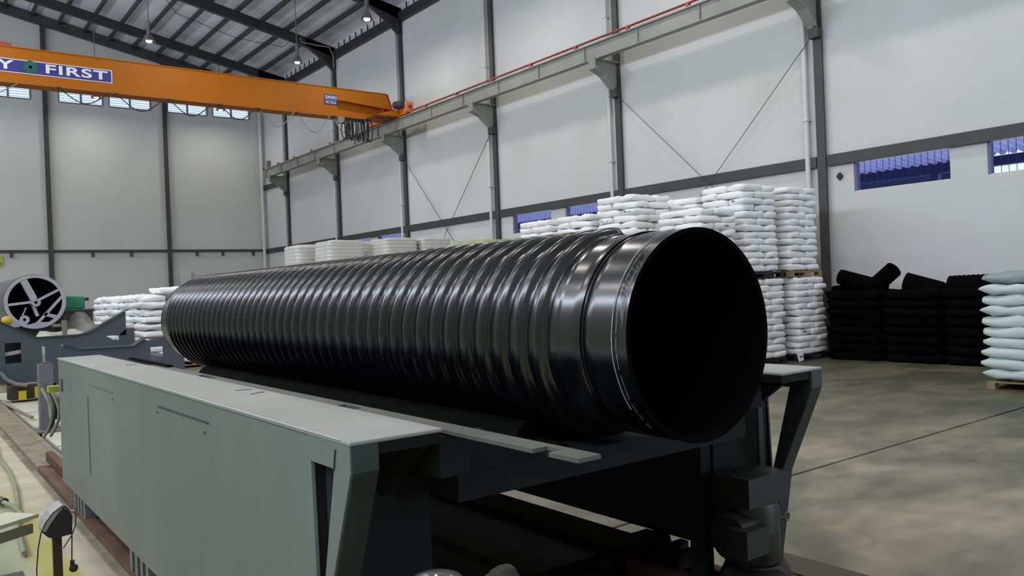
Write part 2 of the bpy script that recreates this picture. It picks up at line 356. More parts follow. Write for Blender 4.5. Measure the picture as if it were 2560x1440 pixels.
# rafters and columns
cn = ['behind the viewer', 'outside the right edge', 'nearest the camera, right of the tall sacks', 'behind the tall sack stacks', 'at the left of the white sack row', 'beside the crane end', 'fifth from the camera, left of the crane end', 'farthest on the right wall, near the corner']
for i, cy in enumerate(COLY):
    c = root('steel_column', (15.9, cy, 0), 'dark steel wall column ' + cn[i], 'column', kind='structure')
    part('column_flange', MB().box(15.89, 15.91, cy-.10, cy+.10, 0, 12.3), M_steel, c)
    part('column_web', MB().box(15.91, 15.999, cy-.06, cy+.06, 0, 12.3), M_steel, c)
    part('haunch', MB().prism([(15.86, 11.65), (15.99, 11.65), (15.99, 12.62), (14.6, roofz(14.6)-.27), (14.6, 12.58), (15.3, 12.1)], 'y', cy-.1, cy+.1), M_roofsteel, c)
    # connection plate below the bracket
    part('joint_plate', MB().box(15.74, 15.89, cy-.12, cy+.12, 6.72, 6.93), M_steel, c)
    rf = root('roof_rafter', (10, cy, 13), 'dark rafter ending at the steel column ' + cn[i], 'rafter', kind='structure')
    w = .10
    prof = [(15.95, roofz(15.95)-.22), (4, roofz(4)-.22), (4, roofz(4)-.62), (15.3, roofz(15.3)-.62), (15.95, roofz(15.95)-.7)]
    part('rafter_web', MB().prism(prof, 'y', cy-w, cy+w), M_roofsteel, rf)
    prof = [(XL, roofz(XL)-.22), (4, roofz(4)-.22), (4, roofz(4)-.62), (XL, roofz(XL)-.62)]
    part('rafter_web', MB().prism(prof, 'y', cy-w, cy+w), M_roofsteel, rf)
    # eave beam bay
    if i < len(COLY)-1 or 1:
        y1 = COLY[i+1] if i < len(COLY)-1 else YB
        e = root('eave_beam', (15.9, (cy+y1)/2, 12.3), 'dark eave beam along the wall top, bay starting at the column ' + cn[i], 'beam', kind='structure')
        part('eave_web', MB().box(15.8, 15.95, cy+.13, y1-.13, 12.1, 12.44), M_roofsteel, e)
        n = int((y1-cy)/.55)
        for k in range(n):
            yy = cy+.3+k*.55
            part('eave_clip', MB().box(15.86, 15.9, yy, yy+.05, 12.44, 12.72), M_roofsteel, e)
    # white downpipe beside the column
    d = root('downpipe', (15.9, cy+.33, 0), 'white pipe beside the steel column ' + cn[i], 'pipe')
    part('pipe_run', MB().tube([(15.9, cy+.33, 0), (15.9, cy+.33, 11.9)], .055, 10), M_white, d, smooth='auto')
    for z in (2.5, 5, 9):
        part('pipe_clip', MB().box(15.83, 15.999, cy+.26, cy+.40, z, z+.05), M_white, d)
cp = root('downpipe', (15.8, 42.3, 0), 'white pipe in the far corner of the hall', 'pipe')
part('pipe_run', MB().tube([(15.75, 42.35, 0), (15.75, 42.35, 11.9)], .09, 10), M_white, cp, smooth='auto')
# girts on right wall
for i in range(len(COLY)):
    y0 = COLY[i]+.13; y1 = (COLY[i+1]-.13) if i < len(COLY)-1 else YB
    g = MB().box(15.90, 15.999, y0, y1, 3.97, 4.20)
    solo('wall_girt', g, M_steel, (15.95, (y0+y1)/2, 4.1), 'dark horizontal wall rail in the bay after the column ' + cn[i], 'beam', kind='structure')
solo('wall_girt', MB().box(15.9, 15.999, 39.45, 42.59, 7.35, 7.6), M_steel, (15.95, 41.4, 7.4), 'short dark strut between runway end and corner', 'beam', kind='structure')
# back wall posts, girt, gable beam
for x, l in ((.3, 'outside the left edge'), (5.75, 'left one, above the spoked pipe end'), (10.95, 'right one, above the far pipe end')):
    c = root('steel_column', (x, YB-.1, 0), 'slim dark post on the end wall, ' + l, 'column', kind='structure')
    part('column_flange', MB().box(x-.10, x+.10, YB-.2, YB-.17, 0, roofz(x)-.4), M_steel, c)
    part('column_web', MB().box(x-.05, x+.05, YB-.17, YB-.001, 0, roofz(x)-.4), M_steel, c)
g = root('wall_girt', (5, YB-.05, 4.15), 'thin dark rail with small clips across the end wall', 'beam', kind='structure')
part('girt_bar', MB().box(XL, 15.9, YB-.12, YB-.001, 4.08, 4.19), M_steel, g)
for x in (3.3, 4.2, 7.5, 9.2, 12.3, 13.6, 15.2):
    part('girt_clip', MB().box(x-.05, x+.05, YB-.1, YB-.02, 3.86, 4.08), M_steel, g)
gb = MB()
for xa, xb in ((4, 15.95), (XL, 4)):
    gb.prism([(xa, roofz(xa)-.02), (xb, roofz(xb)-.02), (xb, roofz(xb)-.45), (xa, roofz(xa)-.45)], 'y', YB-.28, YB-.05)
solo('trim_1', gb, M_steel, (4, YB-.1, 13), 'dark sloping beam along the gable of the end wall', 'beam', kind='structure')
# hanging roof tie wires, X bracing on wall
def wire(name, pts, r, label, cat, m=M_cable, n=5, group=None):
    c = pts[len(pts)//2]
    return solo(name, MB().tube(pts, r, n), m, tuple(pts[0]), label, cat, group)
wire('brace_rod', [(15.86, 15.69, 6.70), (15.86, 9.86, 1.3)], .008, 'thin brace rod from the column behind the tall sacks down to the right', 'rod', M_steel)
wire('brace_rod', [(15.83, 9.86, 6.75), (15.83, 15.69, 1.1)], .008, 'thin brace rod from the nearest column down to the left', 'rod', M_steel)
wire('brace_rod', [(15.86, 27.38, 6.70), (15.86, 21.66, .8)], .011, 'thin far brace rod falling to the right behind the wrapped pallets', 'rod', M_steel)
wire('brace_rod', [(15.83, 21.66, 6.75), (15.83, 27.38, .8)], .011, 'thin far brace rod falling to the left behind the wrapped pallets', 'rod', M_steel)
# ------------------------------------------------------------------ annex seen through right windows
an = root('annex_roof', (18, 7, 4.4), 'blue-lit corrugated lean-to roof seen through the wall slots', 'roof', kind='structure')
for j, (ya, yb) in enumerate([(0, 12), (18, 36)]):
    vs = []; fs = []; n = int((yb-ya)/.05)
    for k in range(n+1):
        yy = ya+k*.05; dz = .035*(1 if (k//2) % 2 else -1)
        vs += [(XW+.25, yy, 4.30+dz), (18.6, yy, 4.06+dz)]
    for k in range(n): fs.append((2*k, 2*k+1, 2*k+3, 2*k+2))
    part('corrugated_sheet', MB().add(vs, fs), M_annex, an, fix=False)
    part('edge_beam', MB().box(18.6, 18.8, ya, yb, 3.82, 4.02), M_annexdark, an)
    part('sheet_cover', MB().box(XW+.25, 18.7, ya, yb, 4.36, 4.4), M_annexdark, an)
aw = root('annex_building', (24, 12, 0), 'dark neighbouring shed seen through the wall slots', 'building')
part('shed_wall', MB().box(22, 22.3, 9.6, 42, 0, 7.5), M_annexdark, aw)
part('shed_roof', MB().prism([(21.6, 7.5), (28, 7.5), (28, 9.5)], 'y', 9.4, 42), M_annexdark, aw)
for yy in (2.6, 7.6, 8.6): part('shed_post', MB().box(18.62, 18.78, yy, yy+.16, 0, 3.82), M_annexdark, aw)
part('shed_rail', MB().box(18.66, 18.74, 6.4, 9.6, 3.45, 3.53), M_annexdark, aw)
# ------------------------------------------------------------------ crane runway
rw = root('crane_runway', (15.2, 22, 7.7), 'long grey crane runway beam on brackets along the right wall', 'beam', kind='structure')
part('runway_web', MB().box(15.12, 15.24, 1.5, 40.1, 7.70, 8.06), M_runway, rw)
part('runway_flange', MB().box(15.05, 15.33, 1.5, 40.1, 8.06, 8.10), M_runway, rw)
part('runway_flange', MB().box(15.09, 15.29, 1.5, 40.1, 7.67, 7.70), M_runway, rw)
for k in range(20):
    yy = 2.3+k*1.98
    part('stiffener', MB().box(15.075, 15.12, yy, yy+.03, 7.70, 8.06), mat('runway_shadow_joint', (.25, .25, .23), .6), rw)
    part('conductor_hanger', MB().box(15.04, 15.14, yy+.3, yy+.38, 8.10, 8.17), M_red, rw)
part('end_stop', MB().box(15.1, 15.3, 39.8, 40.1, 8.10, 8.5), M_runway, rw)
cr = root('conductor_rail', (15.1, 14, 8.17), 'thin red conductor bar on top of the crane runway', 'rail')
part('conductor_bar', MB().box(15.05, 15.09, 1.5, 25.4, 8.175, 8.20), M_red, cr)
part('conductor_bar', MB().box(15.12, 15.15, 1.5, 25.4, 8.175, 8.20), M_red, cr)
for i, cy in enumerate(COLY[1:]):
    b = root('runway_bracket', (15.5, cy, 7.3), 'grey runway bracket on the steel column ' + cn[i+1], 'bracket', kind='structure')
    part('bracket_web', MB().prism([(15.02, 7.67), (15.89, 7.67), (15.89, 6.98), (15.70, 6.98), (15.35, 7.28), (15.02, 7.42)], 'y', cy-.015, cy+.015), M_runway, b)
    part('bracket_flange', MB().prism([(15.0, 7.665), (15.89, 7.665), (15.89, 7.64), (15.0, 7.64)], 'y', cy-.13, cy+.13), M_runway, b)
    part('bracket_flange', MB().prism([(15.02, 7.42), (15.35, 7.28), (15.70, 6.98), (15.73, 6.95), (15.36, 7.255), (15.02, 7.39)], 'y', cy-.13, cy+.13), M_runway, b)
    part('bracket_face', MB().box(14.99, 15.02, cy-.13, cy+.13, 7.39, 7.67), M_runway, b)
# ================================================================== CRANE
GY0, GY1 = 27.15, 27.6
cg = root('bridge_crane', (8, 27.4, 8.1), 'orange overhead crane girder spanning the hall with blue name signs', 'crane')
part('girder', MB().prism([(-7.6, 8.12), (13.9, 8.12), (14.95, 8.12), (15.28, 8.45), (15.03, 9.12), (-7.6, 9.12)], 'y', GY0, GY1), M_orange, cg)
part('girder_flange', MB().box(-7.6, 14.2, GY0-.06, GY1+.06, 8.08, 8.12), M_orange, cg)
part('girder_flange', MB().box(-7.6, 15.02, GY0-.03, GY1+.03, 9.12, 9.15), M_orange, cg)
part('side_rib', MB().prism([(13.0, 8.66), (15.24, 8.52), (15.24, 8.48), (13.0, 8.64)], 'y', GY0-.28, GY0), M_orange, cg)
part('end_gusset', MB().prism([(14.1, 8.12), (15.2, 8.12), (15.2, 8.36), (14.7, 8.3)], 'y', GY0-.9, GY0), M_orange, cg)
part('end_plate', MB().prism([(15.03, 9.14), (15.09, 9.12), (15.31, 8.45), (15.27, 8.45)], 'y', GY0-.04, GY1+.04), mat('deep_red_edge', (.30, .02, .01), .5), cg)
et = part('end_carriage', MB().box(15.08, 15.32, 25.75, 28.9, 8.16, 8.42), M_redor, cg)
for yy in (26.0, 28.6):
    part('wheel', MB().lathe([(0, -.04), (.12, -.04), (.12, .04), (0, .04)], (15.2, yy, 8.215), (1, 0, 0), 16), M_mot, cg)
part('drive_motor', MB().lathe([(0, 0), (.13, 0), (.14, .05), (.14, .4), (.10, .45), (0, .45)], (15.02, 25.9, 8.52), (-.3, 1, 0), 14), mat('crane_motor_violet', (.05, .04, .06), .5), cg)
part('gear_box', MB().box(14.98, 15.2, 25.9, 26.4, 8.42, 8.62), mat('crane_motor_violet', (.05, .04, .06), .5), cg)
part('bumper_plate', MB().box(15.0, 15.3, 25.62, 25.75, 8.18, 8.55), mat('salmon_red', (.72, .22, .10), .5), cg)
part('bumper_hole', MB().lathe([(0, 0), (.07, 0), (.07, .02), (0, .02)], (15.15, 25.6, 8.38), (0, 1, 0), 14), mat('deep_red_edge', (.30, .02, .01), .5), cg)
part('cable_arm', MB().box(14.55, 14.62, GY0-.5, GY0-.44, 8.1, 8.5).box(14.3, 15.1, GY0-.52, GY0-.42, 8.08, 8.12), mat('deep_red_edge', (.30, .02, .01), .5), cg)
part('warning_lamp', MB().box(2.45, 2.9, GY0+.05, GY0+.3, 9.15, 9.27).box(2.55, 2.75, GY0+.1, GY0+.25, 9.27, 9.3), mat('rust_red_box', (.33, .08, .05), .5), cg)
# sign: SAFETY (emblem) FIRST
sg = part('name_sign', MB().box(-.85, 5.52, GY0-.02, GY0-.001, 8.39, 8.79), M_signw, cg, 'blue sign with white capital letters and green emblem')
F = GY0-.02
RX = Matrix.Rotation(math.radians(90), 4, 'X')
def onface(name, x0, x1, z0, z1, m, yy): return part(name, MB().box(x0, x1, yy-.008, yy, z0, z1), m, sg)
onface('sign_panel', -.82, 5.49, 8.415, 8.765, M_blue, F)
em = part('sign_emblem', MB().lathe([(0, 0), (.19, 0), (.19, .006), (0, .006)], (3.34, F-.008, 8.60), (0, -1, 0), 24), M_emerald, sg)
part('sign_emblem', MB().box(3.30, 3.38, F-.02, F-.015, 8.5, 8.7).box(3.24, 3.44, F-.02, F-.015, 8.56, 8.64), mat('emblem_teal', (.015, .14, .12), .5), sg)
text_part('sign_letters', 'FIRST', .36, M_signw, sg, Matrix.Translation((4.56, F-.012, 8.59)) @ RX, offset=.009, fit=1.66)
text_part('sign_letters', 'SAFETY', .36, M_signw, sg, Matrix.Translation((1.83, F-.012, 8.59)) @ RX, offset=.009, fit=2.20)
pl = part('maker_plate', MB().box(13.0-.5, 13.0, GY0-.02, GY0-.001, 8.50, 8.86), M_blue, cg, 'small dark blue plate lettered in white')
text_part('plate_letters', 'SANKI', .17, M_signw, pl, Matrix.Translation((12.75, GY0-.024, 8.76)) @ RX, offset=.003, fit=.44)
text_part('plate_letters', '02-2018', .11, M_signw, pl, Matrix.Translation((12.75, GY0-.024, 8.57)) @ RX, offset=.001, fit=.38)
part('plate_rule', MB().box(12.55, 12.95, GY0-.026, GY0-.021, 8.645, 8.655), M_signw, pl)
# festoon cable loops under the girder
fe = root('festoon_cable', (8, 27.05, 8.05), 'cable hanging in loops under the orange crane girder', 'cable')
lx = [1.1, 3.25, 5.45, 7.3, 9.1, 10.05, 11.35, 12.75, 14.0]
loops = [(1.0, 3.0, .42), (3.2, 3.95, .0), (3.15, 3.9, 0)]
for a, b, sag in [(1.2, 3.0, .40), (3.2, 4.0, .0), (4.05, 5.4, .36), (5.6, 7.0, .42), (7.15, 8.5, .42), (8.75, 9.95, .40), (10.05, 11.3, .50), (11.42, 12.65, .58), (12.8, 13.5, .5)]:
    if sag == 0: continue
    pts = []
    for k in range(17):
        t = k/16; pts.append((a+(b-a)*t, 27.05, 8.07 - sag*4*t*(1-t)*(1 - .12*math.cos(2*math.pi*t))))
    part('cable_loop', MB().tube(pts, .016, 5), M_tan if a < 4 or a > 9 else M_cable, fe)
    part('cable_trolley', MB().box(a-.05, a+.05, 27.0, 27.1, 8.0, 8.08), M_mot, fe)
cb = root('cable_bundle', (13.7, 27.0, 7.6), 'bunched black cable loops hanging under the crane end', 'cable')
rnd = random.Random(3)
for k in range(15):
    x = 13.15 + k*.075; w = .05+.03*rnd.random(); zt = 8.06; zb = 7.22+.07*rnd.random(); y = 26.95+.12*rnd.random()
    pts = []
    for j in range(25):
        t = 2*math.pi*j/24
        pts.append((x+w*math.sin(t)*(1 if k not in (0, 14) else 2.0), y+.05*math.cos(t*.5), (zt+zb)/2 - (zt-zb)/2*math.cos(t)*(1 if k != 0 else .75) - (0 if k else .1)))
    part('cable_loop', MB().tube(pts, .021, 5, cap=False), M_cable, cb)
part('junction_box', MB().box(12.95, 13.3, 27.0, 27.15, 7.85, 8.06), M_runway, cb)
# high bay lamps
LN = {(7.5, 24.7): 0, (13.05, 24.7): 'hanging high bay lamp nearest the camera, by the wall eave', (7.5, 30.7): 'high bay lamp hanging over the left part of the crane girder', (13.05, 30.7): 'high bay lamp above the right part of the crane girder',
      (7.5, 40.3): 'high bay lamp seen below the girder against the left windows', (13.05, 40.3): 'high bay lamp seen below the girder near the corner windows'}
for (x, y), l in LN.items():
    if not l: continue
    r = root('high_bay_lamp', (x, y, 10.9), l, 'lamp')
    part('rod', MB().tube([(x, y, 11.3), (x, y, roofz(x)-.05)], .018, 6), M_lampgrey, r)
    part('ballast', MB().lathe([(0, 0), (.07, 0), (.07, .5), (0, .5)], (x, y, 11.15), (0, 0, 1), 12), M_lampgrey, r, smooth='auto')
    part('shade', MB().lathe([(.06, .25), (.10, .22), (.17, .10), (.22, -.02), (.215, -.02), (.16, .09), (.09, .20)], (x, y, 10.95), (0, 0, 1), 20), M_lampgrey, r, smooth='auto')
    part('bulb', MB().lathe([(0, .16), (.06, .12), (.12, .02), (.10, -.05), (0, -.08)], (x, y, 10.95), (0, 0, 1), 14), M_bulb, r, smooth=True)
wire('tie_cable', [(8.6, 33.36, 13.8), (9.2, 33.3, 13.0), (11.5, 33.2, 12.35), (13.5, 33.3, 12.3), (14.0, 33.36, 12.7)], .012, 'thin sagging wire strung under the roof sheets', 'wire')
wire('conduit_hose', [(14.3, 33.2, 12.75), (14.25, 33.0, 12.55), (14.8, 32.95, 12.5), (15.5, 32.95, 12.5), (15.75, 33.1, 12.2), (15.83, 33.25, 11.7)], .03, 'pale hose bent down around the rafter haunch', 'hose', M_tan)
# ================================================================== BIG PIPE
AX, AZ = 2.27, 1.455
def pipe_mesh(y0, y1, r0, rin, ribs=None, pitch=.12, rh=.035, ax=AX, az=AZ, n=112, groove=None):
    ys = []
    if ribs:
        y = y0
        for a, b, d in ((y0, ribs[0]-.07, .05), (ribs[0]-.07, ribs[1]+.07, pitch/22), (ribs[1]+.07, y1, .05)):
            m = max(2, int((b-a)/d)); ys += [a+(b-a)*k/m for k in range(m)]
        ys.append(y1)
        if groove: ys = sorted(set(ys + [groove-.012, groove-.006, groove, groove+.006, groove+.012]))
    else: ys = [y0, y1]
    vs = []; fs = []
    for y in ys:
        for k in range(n):
            th = 2*math.pi*k/n; r = r0
            if ribs:
                u = (y - ribs[0])/pitch - th/(2*math.pi)
                fr = u - math.floor(u); q = abs(fr-.5)*2  # 0 centre of rib
                env = min(1, max(0, (y-(ribs[0]-.02 + pitch*th/(2*math.pi)))/.02)) * min(1, max(0, ((ribs[1]+.04)-y)/.04))
                prof = math.sqrt(max(0, 1-(q/.50)**2)) if q < .50 else 0
                r = r0 + rh*env*prof
                if groove and abs(y-groove) < .008: r -= .006
                if groove and y > groove and y < ribs[0]: r -= .003
            # theta 0 at top, increasing towards the camera-left side
            vs.append((ax - r*math.sin(th), y, az + r*math.cos(th)))
    N = len(ys)
    for i in range(N-1):
        for k in range(n):
            k2 = (k+1) % n; fs.append((i*n+k, i*n+k2, (i+1)*n+k2, (i+1)*n+k))
    return MB().add(vs, fs)
def ring_inner(y0, y1, r0, rin, ax, az, n=112):
    b = MB(); vs = []
    for y, r in ((y0, r0), (y0, rin), (y1, rin), (y1, r0)):
        vs += [(ax - r*math.sin(2*math.pi*k/n), y, az + r*math.cos(2*math.pi*k/n)) for k in range(n)]
    fs = [(i*n+k, i*n+(k+1) % n, (i+1)*n+(k+1) % n, (i+1)*n+k) for i in range(3) for k in range(n)]
    return b.add(vs, fs)
bp_ = root('corrugated_pipe', (AX, 4.8, AZ-.4), 'huge black ribbed plastic pipe lying on the grey machine in the foreground', 'pipe')
part('pipe_wall', pipe_mesh(1.88, 7.70, .380, .362, ribs=(2.23, 7.45), groove=2.10), M_black, bp_, smooth=True, fix=False)
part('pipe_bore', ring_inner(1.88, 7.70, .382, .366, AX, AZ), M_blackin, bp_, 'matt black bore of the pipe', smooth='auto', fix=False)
def arc(y, a0, a1, r=.3835, w=.0018, step=2, jit=0.):
    pts = []
    a = a0
    while a <= a1:
        t = math.radians(a); pts.append((AX - r*math.sin(t), y + jit*math.sin(a*.21), AZ + r*math.cos(t))); a += step
    return MB().tube(pts, w, 5)
part('step_seam', arc(2.10, -100, 150, r=.382, w=.0035), M_blackin, bp_, 'dark seam line around the smooth pipe end')
part('crayon_line', arc(1.945, 8, 128, w=.0017, jit=.001), M_chalk, bp_, 'long white crayon line around the pipe end')
a = 10
while a < 140:
    L = rnd.choice([6, 9, 14, 5]); part('crayon_dash', arc(1.925, a, a+L, w=.0008, jit=.001), M_chalk, bp_); a += L + rnd.choice([1.5, 3, 2])
for k in range(5):
    part('scratch_line', arc(1.897+.005*k, 52+3*k, 82-2*k, w=.0006), M_chalk, bp_)
part('crayon_line', arc(1.93, 222, 250, w=.0015), M_chalk, bp_)
scr = MB()
for k in range(26):
    a = 40+k*1.0+rnd.random(); y = 1.915+.012*math.sin(k*1.9)+.006*rnd.random()
    p = [(AX-.3838*math.sin(math.radians(a+d)), y+e, AZ+.3838*math.cos(math.radians(a+d))) for d, e in ((0, 0), (.8, .008), (1.4, -.004), (1.9, .006))]
    scr.tube(p, .0011, 4)
part('pen_scribble', scr, M_ink, bp_, 'dark handwritten scribble by the crayon line')
# ================================================================== CRADLE MACHINE (two box beams on rails)
def beam(mir, lab):
    X = (lambda x: x) if not mir else (lambda x: 2*AX - x)
    def bx(b, x0, x1, *a):
        p, q = sorted((X(x0), X(x1))); return b.box(p, q, *a)
    r = root('cradle_beam', (X(1.25), 5, 0), lab, 'machine')
    # side sheets: outer, with triangular slot at the near end
    outer = [(2.20, 1.20), (7.6, 1.20), (7.6, .28), (2.62, .20), (2.45, .62), (2.49, 1.115), (2.31, 1.115), (2.435, .66), (2.42, .60), (2.20, 1.12)]
    hole_body = MB()
    a, b = sorted((X(1.05), X(1.062)))
    hole_body.prism([(2.49, 1.20), (7.6, 1.20), (7.6, .20), (2.47, .20), (2.47, .56)], 'x', a, b)
    part('side_sheet', hole_body, M_beam if not mir else mat('shaded_dark_green_paint', (.024, .028, .024), .6, var=.2), r)  # right-hand beam gets a darker copy of the paint, shade included
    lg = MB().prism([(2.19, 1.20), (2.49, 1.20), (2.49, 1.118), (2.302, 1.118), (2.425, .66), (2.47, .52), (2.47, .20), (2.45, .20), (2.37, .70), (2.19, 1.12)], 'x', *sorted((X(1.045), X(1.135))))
    LEG = M_beam if not mir else mat('shaded_dark_green_paint', (.024, .028, .024), .6, var=.2)  # right-hand leg in the same painted shade
    part('leg_shade_plate', MB().prism([(2.182, 1.20), (2.19, 1.20), (2.19, 1.12), (2.37, .70), (2.45, .20), (2.442, .20), (2.362, .70), (2.182, 1.12)], 'x', *sorted((X(1.052), X(1.135)))), mat('leg_shade_teal', (.035, .046, .043), .55, var=.2), r)  # thin dark plate paints shade onto the leg front
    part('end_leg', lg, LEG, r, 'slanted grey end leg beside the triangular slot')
    b2 = MB(); bx(b2, 1.062, 1.49, 2.49, 7.58, .41, 1.18)
    part('beam_box', b2, M_darkpaint if not mir else M_darkpaint, r)
    b3 = MB(); bx(b3, 1.135, 1.36, 2.19, 2.49, 1.165, 1.2)
    b3.prism([(2.2, 1.165), (2.49, 1.165), (2.49, .95)], 'x', *sorted((X(1.30), X(1.33))))
    part('end_web', b3, M_darkpaint, r)
    b3b = MB(); bx(b3b, 1.10, 1.14, 2.485, 2.49, .22, 1.1)
    part('slot_back', b3b, M_recess, r)
    b4 = MB(); bx(b4, 1.043, 1.365, 2.185, 7.605, 1.20, 1.213)
    bevel(part('top_plate', b4, M_beamtop, r, 'top plate of the beam, painted pale as if lit from above'), .004)
    b5 = MB()
    for y0, y1 in (((1.57, 1.69), (1.76, 2.88)) if not mir else ((2.3, 2.88),)) + ((3.04, 4.69), (4.95, 6.1)): bx(b5, 1.388, 1.44, y0, y1, 1.188, 1.20)
    bx(b5, 1.44, 1.468, 1.57 if not mir else 2.3, 6.1, 1.188, 1.20)
    part('roller_track', b5, mat('track_shaded_grey', (.12, .122, .11), .5, var=.15), r, 'notched strip inside the beam, painted dark for pipe shade')  # darker grey holds the shade of the pipe above
    b6 = MB(); bx(b6, 1.36, 1.475, 2.2 if not mir else 2.3, 6.9, 1.05, 1.182)
    part('track_web', b6, M_darkpaint, r)
    b7 = MB(); bx(b7, 1.44, 1.475, 5.75, 6.9, 1.2, 1.214)
    part('black_strip', b7, M_matblack, r)
    # vertical seams and slots of the sheet
    if not mir:
        SEAM = mat('seam_shadow_teal', (.11, .14, .145), .6)
        part('panel_seam', MB().box(1.046, 1.05, 6.33, 6.342, .45, 1.0), SEAM, r)
        part('panel_seam', MB().bar((1.048, 5.5, 1.094), (1.048, 6.25, 1.088), .003, .004), SEAM, r)
        part('panel_seam', MB().bar((1.047, 3.56, 1.118), (1.047, 4.41, 1.112), .004, .006), M_recess, r)
        part('lock_hole', MB().lathe([(0, 0), (.007, 0), (.007, .004), (0, .004)], (1.047, 3.62, 1.07), (1, 0, 0), 10), M_recess, r)
        part('lock_hole', MB().lathe([(0, 0), (.006, 0), (.006, .004), (0, .004)], (1.047, 4.42, 1.08), (1, 0, 0), 10), M_recess, r)
        part('lock_hole', MB().lathe([(0, 0), (.006, 0), (.006, .004), (0, .004)], (1.047, 5.5, 1.05), (1, 0, 0), 10), M_recess, r)
        part('seam_crack', MB().bar((1.043, 2.30, 1.115), (1.043, 2.285, 1.18), .004, .003), M_recess, r)
        for p, q in (((1.26, 3.84), (1.33, 3.82)), ((1.26, 3.63), (1.33, 3.66)), ((1.25, 6.07), (1.32, 6.09))):
            part('top_slit', MB().bar((*p, 1.214), (*q, 1.214), .01, .002), M_recess, r)
        part('end_notch', MB().box(1.0455, 1.05, 7.40, 7.50, .95, 1.05), M_recess, r)
        part('worn_edge', MB().bar((1.042, 2.25, 1.2135), (1.042, 6.9, 1.2135), .004, .003), mat('bare_edge', (.62, .64, .62), .4), r)
    for y0 in (6.75, 4.85, 2.9):
        for k in range(4):
            bb = MB(); bx(bb, 1.07, 1.30, y0+k*.13, y0+k*.13+.055, .05 if not mir else .12, .20)
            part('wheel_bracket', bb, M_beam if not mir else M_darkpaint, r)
        part('wheel', MB().lathe([(0, -.05), (.07, -.05), (.07, .05), (0, .05)], (X(1.20), y0+.25, .125 if not mir else .19), (1, 0, 0), 18), M_mot, r)
    return r
beam(False, 'long grey-green box beam in the foreground with a slot at its near end')
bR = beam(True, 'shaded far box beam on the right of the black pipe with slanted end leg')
xm = root('cross_member', (AX, 2.4, .9), 'black end cross member joining both beams under the pipe mouth', 'machine')
part('cross_beam', MB().box(1.49, 3.05, 2.3, 2.48, .93, 1.02), M_darkpaint, xm)
part('gusset', MB().prism([(1.49, 1.02), (1.49, 1.16), (1.62, 1.16), (1.9, 1.02)], 'y', 2.32, 2.36), M_darkpaint, xm)
part('gusset', MB().prism([(3.05, 1.02), (3.05, 1.16), (2.92, 1.16), (2.64, 1.02)], 'y', 2.32, 2.36), M_darkpaint, xm)
xm2 = root('cross_member', (AX, 7.2, .9), 'black cross member under the far end of the pipe', 'machine')
part('cross_beam', MB().box(1.49, 3.05, 7.0, 7.18, .93, 1.02), M_darkpaint, xm2)
for sx, l in ((-1, 'long black support roller under the left side of the pipe'), (1, 'long black support roller under the right side of the pipe')):
    cx = AX + sx*.22; rr = .09; cz = AZ - math.sqrt((.409+rr)**2 - .22**2) 
    r = root('support_roller', (cx, 4.8, cz), l, 'roller')
    part('roller_drum', MB().lathe([(0, 0), (rr, 0), (rr, 4.3), (0, 4.3)], (cx, 2.6, cz), (0, 1, 0), 20), M_matblack, r)
    part('axle', MB().lathe([(0, 0), (.03, 0), (.03, 4.7), (0, 4.7)], (cx, 2.4, cz), (0, 1, 0), 10), M_matblack, r)
# inner skirt closes the machine below the pipe
sk = root('machine_bed', (AX, 5, .0), 'black machine bed between the two beams', 'machine')
part('bed_plate', MB().box(1.52, 3.02, 2.9, 7.4, .30, .34), M_matblack, sk)
for y in (3.0, 7.2):
    for x in (1.6, 2.9): part('bed_leg', MB().box(x, x+.06, y, y+.06, 0.006, .30), M_matblack, sk)
# gear motor on the right beam end
gm = root('gear_motor', (3.1, 2.3, 0.006), 'dark gear motor with an eye bolt under the right beam end', 'motor')
part('gear_case', MB().box(2.95, 3.235, 2.22, 2.42, .63, .76), M_mot, gm)
part('motor_housing', MB().lathe([(0, 0), (.125, 0), (.13, .03), (.13, .24), (.12, .27), (0, .27)], (3.10, 2.33, .36), (0, 0, 1), 24), M_mot, gm, smooth='auto')
part('motor_housing', MB().lathe([(0, 0), (.10, 0), (.10, .22), (.0, .22)], (2.90, 2.30, .50), (1, 0, 0), 20), M_mot, gm, smooth='auto')
part('terminal_box', MB().box(2.86, 3.02, 2.17, 2.28, .44, .56), M_mot, gm)
part('fan_cowl', MB().lathe([(0, 0), (.15, 0), (.165, .05), (.165, .09), (.13, .16), (0, .18)], (3.13, 2.33, .19), (0, 0, 1), 24), M_motred, gm, smooth='auto')
part('fan_cowl', MB().lathe([(0, 0), (.13, 0), (.13, .2), (0, .2)], (2.98, 2.22, .14), (0, 0, 1), 20), M_mot, gm, smooth='auto')
part('motor_foot', MB().box(2.95, 3.16, 2.2, 2.42, .006, .19), M_mot, gm)
ey = [(3.245+.019*(1-math.cos(2*math.pi*k/14)), 2.25, .535+.019*math.sin(2*math.pi*k/14)) for k in range(15)]
part('eye_bolt', MB().tube(ey, .006, 6).tube([(3.18, 2.29, .54), (3.245, 2.25, .535)], .006, 6), mat('eye_bolt_steel', (.12, .12, .11), .4), gm)
gp = root('support_post', (3.0, 2.6, 0), 'dark square post under the right beam end', 'post')
part('post_tube', MB().box(2.97, 3.04, 2.50, 2.58, 0.006, .93), M_darkpaint, gp)
